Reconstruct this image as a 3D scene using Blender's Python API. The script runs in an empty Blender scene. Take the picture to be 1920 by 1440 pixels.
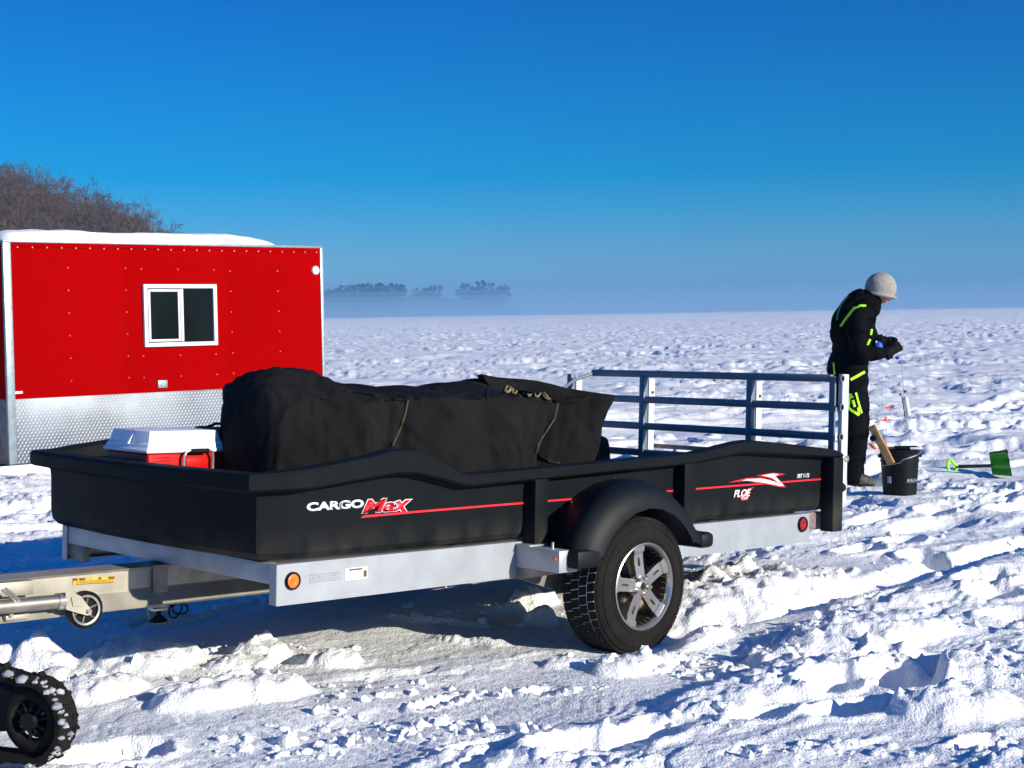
import bpy, bmesh, math, random
import numpy as np
from mathutils import Vector, Matrix, Euler, noise as mn
from mathutils.bvhtree import BVHTree
random.seed(7); RNG = np.random.RandomState(11)
sc = bpy.context.scene; col = sc.collection
PI = math.pi

# ------------------------------------------------------------------ camera
CAMH = 1.62
FPX = 2776.4                       # focal length in pixels of a 1920 px wide picture
PITCH = math.radians(2.7496); ROLL = math.atan2(20, 1310)
fwd = Vector((0, math.cos(PITCH), -math.sin(PITCH)))
rgt = Vector((1, 0, 0)); upv = rgt.cross(fwd)
R_ = rgt*math.cos(ROLL) - upv*math.sin(ROLL); U_ = upv*math.cos(ROLL) + rgt*math.sin(ROLL)
cam = bpy.data.cameras.new('camera'); camo = bpy.data.objects.new('camera', cam); col.objects.link(camo)
M = Matrix((R_, U_, -fwd)).transposed().to_4x4(); M.translation = Vector((0, 0, CAMH)); camo.matrix_world = M
cam.sensor_width = 36; cam.lens = FPX/1920*36; cam.clip_end = 20000; cam.clip_start = .05
sc.camera = camo

# ------------------------------------------------------------------ light
SUN_EL = math.radians(18); sdir = Vector((.80, -.60, 0)).normalized()
sun_to = Vector((sdir.x*math.cos(SUN_EL), sdir.y*math.cos(SUN_EL), math.sin(SUN_EL)))
sl = bpy.data.lights.new('sun', 'SUN'); so = bpy.data.objects.new('sun', sl); col.objects.link(so)
sl.energy = 4.35; sl.angle = math.radians(.55); sl.color = (1, .94, .79)
so.rotation_euler = (-sun_to).to_track_quat('-Z', 'Y').to_euler()
wd = bpy.data.worlds.new('World'); sc.world = wd; wd.use_nodes = True
wn = wd.node_tree; wn.nodes.clear()
def N(nt, t, **k):
    n = nt.nodes.new(t)
    for a, b in k.items(): setattr(n, a, b)
    return n
sky = N(wn, 'ShaderNodeTexSky', sky_type='NISHITA', sun_disc=False)
sky.sun_elevation = SUN_EL; sky.sun_rotation = math.atan2(sdir.x, sdir.y)
sky.altitude = 300; sky.air_density = 1.0; sky.dust_density = .3; sky.ozone_density = 2.5
tc = N(wn, 'ShaderNodeTexCoord'); sx = N(wn, 'ShaderNodeSeparateXYZ')
wn.links.new(tc.outputs['Generated'], sx.inputs[0])
rp = N(wn, 'ShaderNodeValToRGB'); e = rp.color_ramp.elements           # deep clear-air blue above, pale at the horizon
e[0].position = 0; e[0].color = (.32, .49, .98, 1)
e[1].position = 1; e[1].color = (.01, .45, 1.12, 1)
for p, c in ((.030, (.22, .45, .84, 1)), (.048, (.14, .42, .78, 1)), (.066, (.07, .40, .77, 1)), (.091, (.0, .37, .74, 1)), (.120, (.0, .35, .72, 1)), (.205, (.0, .285, .70, 1)), (.45, (.0, .35, .88, 1))):
    q = e.new(p); q.color = c
wn.links.new(sx.outputs[2], rp.inputs[0])
mx = N(wn, 'ShaderNodeMix', data_type='RGBA', blend_type='MULTIPLY'); mx.inputs[0].default_value = 1
wn.links.new(sky.outputs[0], mx.inputs[6]); wn.links.new(rp.outputs[0], mx.inputs[7])
bg = N(wn, 'ShaderNodeBackground'); bg.inputs[1].default_value = .10
wn.links.new(mx.outputs[2], bg.inputs[0])
wo = N(wn, 'ShaderNodeOutputWorld'); wn.links.new(bg.outputs[0], wo.inputs[0])
sc.view_settings.view_transform = 'Standard'; sc.view_settings.look = 'None'
sc.view_settings.gamma = 1; sc.view_settings.use_curve_mapping = False
sc.view_settings.exposure = 0.6
sc.render.engine = 'CYCLES'
sc.cycles.volume_bounces = 1

# ------------------------------------------------------------------ measuring helpers (pixel of the 1920x1440 photo -> place)
def ray(u, v): return fwd + R_*((u-960)/FPX) - U_*((v-720)/FPX)
def at_depth(u, v, Y):
    d = ray(u, v); return Vector((0, 0, CAMH)) + d*(Y/d.y)
def on_ground(u, v, z=0.0):
    d = ray(u, v); return Vector((0, 0, CAMH)) + d*((z-CAMH)/d.z)
def proj(p):
    d = Vector(p) - Vector((0, 0, CAMH)); z = d.dot(fwd)
    return 960 + FPX*d.dot(R_)/z, 720 - FPX*d.dot(U_)/z

# ------------------------------------------------------------------ materials
def mat(name, c, rough=.6, metal=0, spec=.5, var=0, vscale=6, bump=0, bscale=60, coat=0, vcol=None, sheen=0, bdist=.01, detail=5):
    m = bpy.data.materials.new(name); m.use_nodes = True; nt = m.node_tree; b = nt.nodes['Principled BSDF']
    b.inputs['Base Color'].default_value = (*c, 1); b.inputs['Roughness'].default_value = rough
    b.inputs['Metallic'].default_value = metal; b.inputs['Specular IOR Level'].default_value = spec
    b.inputs['Coat Weight'].default_value = coat
    if sheen: b.inputs['Sheen Weight'].default_value = sheen
    t = N(nt, 'ShaderNodeTexCoord')
    if var:
        n = N(nt, 'ShaderNodeTexNoise'); n.inputs['Scale'].default_value = vscale; n.inputs['Detail'].default_value = detail
        nt.links.new(t.outputs['Object'], n.inputs['Vector'])
        r = N(nt, 'ShaderNodeValToRGB'); r.color_ramp.elements[0].position = .35; r.color_ramp.elements[1].position = .68
        v2 = vcol or tuple(x*(1-var) for x in c)
        r.color_ramp.elements[0].color = (*v2, 1); r.color_ramp.elements[1].color = (*c, 1)
        nt.links.new(n.outputs[0], r.inputs[0]); nt.links.new(r.outputs[0], b.inputs['Base Color'])
        mr = N(nt, 'ShaderNodeMapRange'); mr.inputs[3].default_value = min(1, rough*1.2); mr.inputs[4].default_value = rough*.85
        nt.links.new(n.outputs[0], mr.inputs[0]); nt.links.new(mr.outputs[0], b.inputs['Roughness'])
    if bump:
        n = N(nt, 'ShaderNodeTexNoise'); n.inputs['Scale'].default_value = bscale; n.inputs['Detail'].default_value = 4
        nt.links.new(t.outputs['Object'], n.inputs['Vector'])
        bp = N(nt, 'ShaderNodeBump'); bp.inputs['Strength'].default_value = bump; bp.inputs['Distance'].default_value = bdist
        nt.links.new(n.outputs[0], bp.inputs['Height']); nt.links.new(bp.outputs[0], b.inputs['Normal'])
    return m
MT = {}
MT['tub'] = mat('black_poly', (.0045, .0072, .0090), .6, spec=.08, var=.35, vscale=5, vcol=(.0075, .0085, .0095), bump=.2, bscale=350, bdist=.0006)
MT['fend'] = mat('fender_poly', (.0045, .006, .0075), .55, spec=.22, bump=.2, bscale=350, bdist=.0006)
MT['alu'] = mat('mill_aluminium', (.44, .46, .49), .5, metal=.45, var=.2, vscale=7, bump=.15, bscale=40, bdist=.002)
MT['alu_w'] = mat('weathered_aluminium', (.46, .42, .35), .5, metal=.5, var=.3, vscale=9, bump=.15, bscale=60, bdist=.002)
MT['alu_d'] = mat('dirty_aluminium', (.30, .27, .24), .55, metal=.4, var=.4, vscale=12)
MT['gate'] = mat('shaded_aluminium', (.17, .21, .26), .5, metal=.3, var=.15, vscale=9)  # plain aluminium; the shade on the gate's front faces is put into this colour
MT['rubber'] = mat('tyre_rubber', (.010, .0095, .0085), .8, spec=.1, var=.4, vscale=18, vcol=(.016, .015, .013), bump=.2, bscale=200, bdist=.002)
MT['blk'] = mat('black_plastic', (.007, .008, .009), .5, spec=.15, var=.2, vscale=12)
MT['chrome'] = mat('polished_wheel_metal', (.66, .61, .54), .27, metal=.85, var=.25, vscale=14)
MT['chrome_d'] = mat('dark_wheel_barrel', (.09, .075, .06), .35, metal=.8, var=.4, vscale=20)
MT['orange'] = mat('amber_lens', (.95, .17, .01), .3, coat=.4, bump=.3, bscale=90)
MT['redlens'] = mat('red_lens', (.35, .004, .006), .25, coat=.5, bump=.3, bscale=90)
MT['white'] = mat('white_print', (.85, .86, .88), .5)
MT['redp'] = mat('red_print', (.8, .01, .025), .5)
MT['yellow'] = mat('yellow_sticker', (.85, .50, .02), .5, var=.3, vscale=80, vcol=(.6, .33, .02))
MT['grey'] = mat('grey_print', (.36, .37, .40), .6)
MT['brown'] = mat('brown_print', (.10, .07, .02), .6)
MT['cover'] = mat('black_canvas', (.0140, .0128, .0130), .9, var=.35, vscale=3.5, vcol=(.0080, .0076, .0080), bump=.35, bscale=260, bdist=.001, spec=.06)
MT['strap'] = mat('brown_strap', (.06, .038, .018), .8)
MT['rope'] = mat('tan_rope', (.30, .22, .11), .8, var=.5, vscale=60)
MT['cred'] = mat('cooler_red', (.50, .004, .004), .45, spec=.15, coat=.15)
MT['cwht'] = mat('cooler_white', (.74, .76, .82), .4, coat=.1)
MT['wallred'] = mat('red_painted_sheet', (.30, .0006, .0004), .7, var=.05, vscale=.8, spec=.0)
MT['plate'] = mat('tread_plate', (.19, .22, .27), .45, metal=.3, var=.6, vscale=1.3)
MT['platel'] = mat('tread_plate_lug', (.66, .68, .71), .5, metal=.2)
MT['trim'] = mat('alu_trim', (.33, .40, .44), .4, metal=.5, var=.3, vscale=20, bump=.2, bscale=70)
MT['wwhite'] = mat('window_white', (.60, .62, .65), .45, var=.08, vscale=10)
MT['skirt'] = mat('off_white_board', (.74, .72, .66), .7, var=.1, vscale=4)
MT['wood'] = mat('pine_board', (.62, .36, .13), .65, var=.45, vscale=22)
MT['green'] = mat('green_plastic', (.006, .075, .006), .6, spec=.1, var=.25, vscale=14)
MT['lime'] = mat('lime_plastic', (.28, .75, .02), .5)
MT['limef'] = mat('lime_fabric', (.42, .85, .01), .6)
MT['greenf'] = mat('green_fabric', (.02, .30, .05), .7)
MT['suit'] = mat('black_snow_suit', (.0035, .004, .0055), .85, var=.3, vscale=9, spec=.06, bump=.3, bscale=50, bdist=.004)
MT['skin'] = mat('wind_reddened_skin', (.62, .22, .15), .5)
MT['hat'] = mat('pale_grey_knit', (.34, .325, .30), .95, var=.3, vscale=60, bump=.8, bscale=130, bdist=.004)
MT['glove'] = mat('black_glove', (.006, .006, .007), .75, spec=.15, var=.3, vscale=30)
MT['blue'] = mat('blue_fabric', (.01, .08, .55), .6)
MT['boot'] = mat('grey_boot', (.02, .018, .017), .7, var=.6, vscale=30, vcol=(.10, .095, .09))
MT['flag'] = mat('orange_flag', (.95, .10, .01), .55)
MT['jack'] = mat('zinc_tube', (.42, .39, .33), .38, metal=.8, var=.3, vscale=15)
MT['snowp'] = mat('packed_snow', (.80, .83, .88), .75, bump=.5, bscale=70, bdist=.008)
MT['snowd'] = mat('dirty_packed_snow', (.45, .46, .48), .8, var=.5, vscale=30, bump=.5, bscale=70, bdist=.008)
MT['bark'] = mat('bare_bark', (.10, .070, .048), .9, var=.4, vscale=.8, vcol=(.055, .038, .028))
MT['bark2'] = mat('frosted_twig', (.135, .082, .052), .9, var=.5, vscale=.12, vcol=(.060, .034, .020))
MT['far'] = mat('far_trees', (.07, .075, .08), .95, var=.4, vscale=.05)
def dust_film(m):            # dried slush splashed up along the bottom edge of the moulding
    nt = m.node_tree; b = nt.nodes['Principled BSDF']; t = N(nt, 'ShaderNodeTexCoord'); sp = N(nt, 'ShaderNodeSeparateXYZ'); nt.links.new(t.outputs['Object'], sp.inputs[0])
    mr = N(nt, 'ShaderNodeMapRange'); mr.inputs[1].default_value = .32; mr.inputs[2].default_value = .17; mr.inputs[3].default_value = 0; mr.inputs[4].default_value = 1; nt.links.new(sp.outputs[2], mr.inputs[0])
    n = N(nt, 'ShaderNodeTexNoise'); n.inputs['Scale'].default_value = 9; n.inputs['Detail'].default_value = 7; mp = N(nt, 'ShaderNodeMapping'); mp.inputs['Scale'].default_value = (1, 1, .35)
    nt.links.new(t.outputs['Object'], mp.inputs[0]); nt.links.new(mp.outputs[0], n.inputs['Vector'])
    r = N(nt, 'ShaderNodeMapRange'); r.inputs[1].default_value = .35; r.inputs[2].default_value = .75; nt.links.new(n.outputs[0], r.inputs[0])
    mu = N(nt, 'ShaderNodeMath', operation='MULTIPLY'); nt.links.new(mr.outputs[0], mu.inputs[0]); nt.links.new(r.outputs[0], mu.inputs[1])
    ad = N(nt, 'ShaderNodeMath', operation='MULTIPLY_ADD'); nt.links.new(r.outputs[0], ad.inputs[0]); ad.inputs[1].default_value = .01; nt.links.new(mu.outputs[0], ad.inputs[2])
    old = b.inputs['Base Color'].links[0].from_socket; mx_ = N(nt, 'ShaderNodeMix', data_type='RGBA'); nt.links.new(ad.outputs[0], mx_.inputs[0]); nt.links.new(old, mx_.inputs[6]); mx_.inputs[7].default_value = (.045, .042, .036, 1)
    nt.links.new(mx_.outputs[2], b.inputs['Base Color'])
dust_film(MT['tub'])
def folds(m):
    nt = m.node_tree; b = nt.nodes['Principled BSDF']; t = N(nt, 'ShaderNodeTexCoord'); n = N(nt, 'ShaderNodeTexNoise'); n.inputs['Scale'].default_value = 5; n.inputs['Detail'].default_value = 3; n.inputs['Distortion'].default_value = 1.6
    try: n.noise_type = 'RIDGED_MULTIFRACTAL'
    except Exception: pass
    mp = N(nt, 'ShaderNodeMapping'); mp.inputs['Scale'].default_value = (1.3, 1, .45); mp.inputs['Rotation'].default_value = (0, .5, 0); nt.links.new(t.outputs['Object'], mp.inputs[0]); nt.links.new(mp.outputs[0], n.inputs['Vector'])
    bp = N(nt, 'ShaderNodeBump'); bp.inputs['Strength'].default_value = .6; bp.inputs['Distance'].default_value = .030; nt.links.new(n.outputs[0], bp.inputs['Height'])
    old = b.inputs['Normal'].links[0].from_node; nt.links.new(bp.outputs[0], old.inputs['Normal'])
folds(MT['cover'])
def glassm():
    m = mat('tinted_glass', (.006, .009, .009), .08, spec=.12)
    return m
MT['glass'] = glassm()
# snow
def snow_material():
    m = bpy.data.materials.new('wind_packed_snow'); m.use_nodes = True; nt = m.node_tree; b = nt.nodes['Principled BSDF']
    t = N(nt, 'ShaderNodeTexCoord')
    b.inputs['Roughness'].default_value = .6; b.inputs['Specular IOR Level'].default_value = .3
    n0 = N(nt, 'ShaderNodeTexNoise'); n0.inputs['Scale'].default_value = .9; n0.inputs['Detail'].default_value = 6
    nt.links.new(t.outputs['Object'], n0.inputs['Vector'])
    r = N(nt, 'ShaderNodeValToRGB'); r.color_ramp.elements[0].position = .3; r.color_ramp.elements[1].position = .62
    r.color_ramp.elements[0].color = (.80, .80, .81, 1); r.color_ramp.elements[1].color = (.89, .895, .90, 1)
    nt.links.new(n0.outputs[0], r.inputs[0]); nt.links.new(r.outputs[0], b.inputs['Base Color'])
    b.inputs['Subsurface Weight'].default_value = 0
    n1 = N(nt, 'ShaderNodeTexNoise'); n1.inputs['Scale'].default_value = 26; n1.inputs['Detail'].default_value = 7; n1.inputs['Roughness'].default_value = .62
    n2 = N(nt, 'ShaderNodeTexNoise'); n2.inputs['Scale'].default_value = 4.5; n2.inputs['Detail'].default_value = 5
    for n in (n1, n2): nt.links.new(t.outputs['Object'], n.inputs['Vector'])
    b1 = N(nt, 'ShaderNodeBump'); b1.inputs['Strength'].default_value = .75; b1.inputs['Distance'].default_value = .014
    b2 = N(nt, 'ShaderNodeBump'); b2.inputs['Strength'].default_value = .4; b2.inputs['Distance'].default_value = .04
    n4 = N(nt, 'ShaderNodeTexNoise'); n4.inputs['Scale'].default_value = 1.5; n4.inputs['Detail'].default_value = 6; mp = N(nt, 'ShaderNodeMapping'); mp.inputs['Scale'].default_value = (.45, 1, 1)
    nt.links.new(t.outputs['Object'], mp.inputs[0]); nt.links.new(mp.outputs[0], n4.inputs['Vector'])
    b4 = N(nt, 'ShaderNodeBump'); b4.inputs['Strength'].default_value = .55; b4.inputs['Distance'].default_value = .14; nt.links.new(n4.outputs[0], b4.inputs['Height']); nt.links.new(b4.outputs[0], b2.inputs['Normal'])
    nt.links.new(n2.outputs[0], b2.inputs['Height']); nt.links.new(b2.outputs[0], b1.inputs['Normal'])
    nt.links.new(n1.outputs[0], b1.inputs['Height'])
    n3 = N(nt, 'ShaderNodeTexVoronoi'); n3.inputs['Scale'].default_value = 95; nt.links.new(t.outputs['Object'], n3.inputs['Vector'])
    b3 = N(nt, 'ShaderNodeBump'); b3.inputs['Strength'].default_value = .5; b3.inputs['Distance'].default_value = .006; b3.invert = True
    nt.links.new(b1.outputs[0], b3.inputs['Normal']); nt.links.new(n3.outputs[0], b3.inputs['Height']); nt.links.new(b3.outputs[0], b.inputs['Normal'])
    return m
MT['snow'] = snow_material()

TMP = bpy.data.scenes.new('scratch')
def evaluated_mesh(o):
    TMP.collection.objects.link(o); vl = TMP.view_layers[0]; dg = vl.depsgraph if vl.depsgraph else bpy.context.evaluated_depsgraph_get()
    dg.update(); me = bpy.data.meshes.new_from_object(o.evaluated_get(dg)); TMP.collection.objects.unlink(o); return me
# ------------------------------------------------------------------ object helpers
def tag(o, label=None, cat=None, group=None, kind=None):
    if label: o['label'] = label
    if cat: o['category'] = cat
    if group: o['group'] = group
    if kind: o['kind'] = kind
    return o
def empty(name, loc=(0, 0, 0), mw=None):
    o = bpy.data.objects.new(name, None); col.objects.link(o)
    o.empty_display_size = .1
    if mw is not None: o.matrix_world = mw
    else: o.location = loc
    return o
class MB:
    def __init__(s): s.v = []; s.f = []; s.mi = []
    def add(s, vs, fs, mi=0):
        k = len(s.v); s.v += [tuple(v) for v in vs]; s.f += [tuple(i+k for i in f) for f in fs]; s.mi += [mi]*len(fs)
    def box(s, a, b, bev=0, mtx=None, mi=0):
        a = Vector(a); b = Vector(b); lo = Vector(map(min, a, b)); hi = Vector(map(max, a, b))
        bm = bmesh.new(); bmesh.ops.create_cube(bm, size=1)
        for v in bm.verts: v.co = Vector([lo[i] + (v.co[i]+.5)*(hi[i]-lo[i]) for i in range(3)])
        if bev: bmesh.ops.bevel(bm, geom=bm.edges[:], offset=bev, segments=2, affect='EDGES', profile=.5)
        s.bm(bm, mtx, mi)
    def bm(s, bm, mtx=None, mi=0):
        bm.verts.index_update()
        s.add([(mtx @ v.co if mtx else v.co) for v in bm.verts], [[v.index for v in f.verts] for f in bm.faces], mi); bm.free()
    def tube(s, pts, r, n=8, cap=True, mi=0):
        pts = [Vector(p) for p in pts]; rs = r if isinstance(r, (list, tuple)) else [r]*len(pts)
        vs = []; fs = []; prev = None
        for i, p in enumerate(pts):
            d = (pts[min(i+1, len(pts)-1)] - pts[max(i-1, 0)]).normalized()
            if prev is None:
                a = d.cross(Vector((0, 0, 1)));
                if a.length < .1: a = d.cross(Vector((1, 0, 0)))
                a.normalize()
            else:
                a = prev - d*prev.dot(d); a.normalize()
            prev = a; b = d.cross(a)
            for k in range(n):
                t = 2*PI*k/n; vs.append(p + (a*math.cos(t) + b*math.sin(t))*rs[i])
        for i in range(len(pts)-1):
            for k in range(n):
                fs.append((i*n+k, i*n+(k+1) % n, (i+1)*n+(k+1) % n, (i+1)*n+k))
        if cap: fs.append(tuple(range(n-1, -1, -1))); fs.append(tuple((len(pts)-1)*n+k for k in range(n)))
        s.add(vs, fs, mi)
    def lathe(s, prof, c, ax, n=32, mi=0, close=False):
        # prof: list of (radius, distance along axis)
        c = Vector(c); ax = Vector(ax).normalized(); a = ax.cross(Vector((0, 0, 1)))
        if a.length < .1: a = ax.cross(Vector((1, 0, 0)))
        a.normalize(); b = ax.cross(a); vs = []; fs = []
        for r, h in prof:
            for k in range(n):
                t = 2*PI*k/n; vs.append(c + ax*h + (a*math.cos(t)+b*math.sin(t))*r)
        m = len(prof)
        for i in range(m - (0 if close else 1)):
            j = (i+1) % m
            for k in range(n): fs.append((i*n+k, i*n+(k+1) % n, j*n+(k+1) % n, j*n+k))
        s.add(vs, fs, mi)
    ICO = {}
    def ball(s, c, r, sub=2, mi=0):
        if sub not in MB.ICO:
            bm = bmesh.new(); bmesh.ops.create_icosphere(bm, subdivisions=sub, radius=1); bm.verts.index_update()
            MB.ICO[sub] = (np.array([v.co[:] for v in bm.verts]), [tuple(v.index for v in f.verts) for f in bm.faces]); bm.free()
        rr = r if isinstance(r, (tuple, list)) else (r, r, r); v, f = MB.ICO[sub]
        s.add((v*np.array(rr)+np.array(tuple(c))).tolist(), f, mi)
    def poly(s, pts, th, nrm, mi=0):          # flat outline with a thickness th along nrm
        pts = [Vector(p) for p in pts]; nrm = Vector(nrm); n = len(pts)
        s.add(pts + [p+nrm*th for p in pts], [tuple(range(n)), tuple(range(2*n-1, n-1, -1))] + [(i, i+n, (i+1) % n + n, (i+1) % n) for i in range(n)], mi)
    def build(s, name, mats, parent=None, smooth=40, fix=True):
        me = bpy.data.meshes.new(name); me.from_pydata(s.v, [], s.f)
        mats = mats if isinstance(mats, (list, tuple)) else [mats]
        for m in mats: me.materials.append(m)
        if len(mats) > 1: me.polygons.foreach_set('material_index', s.mi)
        if fix:
            bm = bmesh.new(); bm.from_mesh(me); bmesh.ops.recalc_face_normals(bm, faces=bm.faces); bm.to_mesh(me); bm.free()
        if smooth:
            me.shade_smooth(); me.set_sharp_from_angle(angle=math.radians(smooth))
        me.update()
        o = bpy.data.objects.new(name, me); col.objects.link(o)
        if parent: o.parent = parent
        return o
def one(name, m, parent, fn, *a, smooth=40, **k):
    b = MB(); getattr(b, fn)(*a, **k); return b.build(name, m, parent, smooth)
def lerp_tab(tab, x):
    return float(np.interp(x, [t[0] for t in tab], [t[1] for t in tab]))
def sstep(a, b, x):
    t = np.clip((x-a)/(b-a), 0, 1); return t*t*(3-2*t)

# ------------------------------------------------------------------ terrain
class Per:
    def __init__(s, seed):
        r = np.random.RandomState(seed); s.p = np.concatenate([r.permutation(256)]*2)
        a = r.rand(256)*2*PI; s.gx = np.cos(a); s.gy = np.sin(a)
    def __call__(s, x, y):
        xi = np.floor(x).astype(np.int64); yi = np.floor(y).astype(np.int64); xf = x-xi; yf = y-yi
        u = xf*xf*xf*(xf*(xf*6-15)+10); v = yf*yf*yf*(yf*(yf*6-15)+10)
        def g(ix, iy, dx, dy):
            h = s.p[(s.p[ix & 255] + iy) & 255]; return s.gx[h]*dx + s.gy[h]*dy
        a = g(xi, yi, xf, yf); b = g(xi+1, yi, xf-1, yf); c = g(xi, yi+1, xf, yf-1); d = g(xi+1, yi+1, xf-1, yf-1)
        return (a + u*(b-a) + v*((c + u*(d-c)) - (a + u*(b-a))))*1.5
P = [Per(100+i) for i in range(14)]
def cells(x, y, cs, seed, prob, fn):
    """scatter features on a jittered grid; fn(dx, dy, rnd) -> height"""
    gx = np.floor(x/cs).astype(np.int64); gy = np.floor(y/cs).astype(np.int64); out = np.zeros_like(x)
    for i in (-1, 0, 1):
        for j in (-1, 0, 1):
            cx = gx+i; cy = gy+j
            h = (cx*73856093 ^ cy*19349663 ^ seed*83492791) & 0x7fffffff
            h = (h*1103515245 + 12345) & 0x7fffffff
            r = []
            for k in range(5):
                h = (h*1103515245 + 12345) & 0x7fffffff; r.append(((h >> 8) & 0xffff)/65535.)
            dx = x-(cx+.15+.7*r[0])*cs; dy = y-(cy+.15+.7*r[1])*cs
            v = fn(dx/cs, dy/cs, r[2], r[3]); v = np.where(r[4] < prob, v, 0)
            out = np.where(np.abs(v) > np.abs(out), v, out)
    return out
TD = math.radians(42.5); ctd, std = math.cos(TD), math.sin(TD)
STAMPS = []
def stamp(u, v, lx, ly, h, rot=0, hard=1.0, z=0):
    p = on_ground(u, v, z); STAMPS.append((p.x, p.y, lx, ly, h*(.68 if (h > 0 and u < 700) else 1), math.radians(rot), hard))
# pits and mounds one can tell apart in the photograph: pixel, half length, half width, height, turn
for a in [
  (1755, 975, .17, .12, -.10, 20), (1690, 1020, .20, .16, -.11, 30), (1735, 1045, .16, .16, -.13, 10), (1610, 1035, .22, .12, -.06, 35),
  (1545, 1075, .20, .12, -.06, 40), (1640, 1125, .25, .10, -.10, 30), (1860, 1115, .20, .14, -.12, 25), (1905, 1150, .20, .15, -.12, 10),
  (1760, 1245, .20, .17, -.15, 30), (1690, 1275, .20, .17, -.16, 50), (1720, 1320, .14, .12, -.12, 20), (1600, 1330, .24, .12, -.12, 30), (1560, 1290, .16, .10, -.08, 30),
  (1860, 1400, .2, .10, -.10, 20), (1640, 1240, .15, .08, -.08, 30), (1440, 1340, .16, .08, -.06, 30), (1860, 940, .18, .12, -.08, 5),
  (1080, 1400, .2, .13, -.10, 20), (550, 1225, .10, .10, -.10, 20), (430, 1210, .17, .10, -.09, 30), (350, 1285, .24, .12, -.12, 30),
  (200, 1400, .22, .16, -.13, 30), (820, 1300, .16, .06, -.05, 45), (1020, 1280, .10, .07, -.06, 30), (900, 1390, .16, .08, -.07, 30),
  (380, 1120, .5, .3, -.05, 30),
  (420, 1290, .36, .20, .13, 20), (490, 1212, .15, .13, .10, 10), (625, 1225, .14, .13, .09, 10), (450, 1235, .16, .14, .06, 40),
  (260, 1235, .30, .26, .12, 20), (180, 1285, .22, .16, .10, 10), (60, 1245, .22, .15, .14, 0), (110, 1265, .10, .10, .07, 0), (10, 1240, .2, .15, .12, 0),
  (1400, 1110, .75, .35, .10, 42), (1600, 1200, .7, .25, .09, 38), (1500, 1275, .8, .22, .07, 38), (1850, 1260, .45, .25, .08, 0),
  (1800, 1330, .3, .2, .09, 20), (1330, 1085, .4, .2, .06, 42), (1000, 1115, .16, .10, .09, 20), (1015, 1150, .09, .07, .08, 10), (960, 1130, .18, .05, .05, 10),
  (820, 1150, .35, .03, .03, -20), (880, 1185, .2, .03, .03, -20),
  (1300, 1195, .25, .10, .06, 42), (1060, 1228, .12, .08, .03, 20), (1180, 1240, .16, .09, .06, 25), (1240, 1228, .14, .08, .045, 30),
  (1590, 945, .35, .18, .05, 10), (1640, 935, .25, .12, .04, 10), (1700, 950, .4, .12, .05, 5), (1850, 905, .7, .12, .05, 0),
  (1780, 800, 1.6, .8, .16, 15), (1650, 815, 1.0, .35, -.06, 10), (1380, 770, 2.4, .35, -.10, 10), (1300, 755, 1.4, .3, .08, 10), (1700, 840, .8, .25, -.06, 10),
  (1840, 850, .8, .25, -.07, 5), (20, 925, .6, .3, .06, 0), (60, 975, .5, .3, .05, 20), (120, 950, .5, .3, .05, 20),
]: stamp(*a)
PADS = []
for u, v, Y, dz, pr in ((1600, 912, 13.15, .0, .45), (1687, 926, 12.0, .0, .32), (1800, 884, 13.4, -.02, .30), (1880, 894, 13.5, -.02, .40)):
    p = at_depth(u, v, Y); PADS.append((p.x, p.y, p.z+dz, pr))
SMOOTH = []
for u, v, lx, ly, rt, amt in ((1800, 800, 3.2, 1.5, 10, .85), (1450, 1075, .9, .5, 42, .85), (1800, 1310, .5, .35, 10, .8), (1350, 1185, .8, .22, 42, .7), (1560, 1390, .8, .35, 30, .65), (1700, 1180, 1.2, .22, 38, .75), (1500, 960, 1.2, .4, 42, .6), (250, 1250, .5, .35, 20, .5), (1250, 700, 3.0, .8, 0, .6), (1700, 838, .9, 1.0, 0, .85)):
    p = on_ground(u, v, 0); SMOOTH.append((p.x, p.y, lx, ly, math.radians(rt), amt))
WHL = Vector((.59, 7.266))
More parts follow.
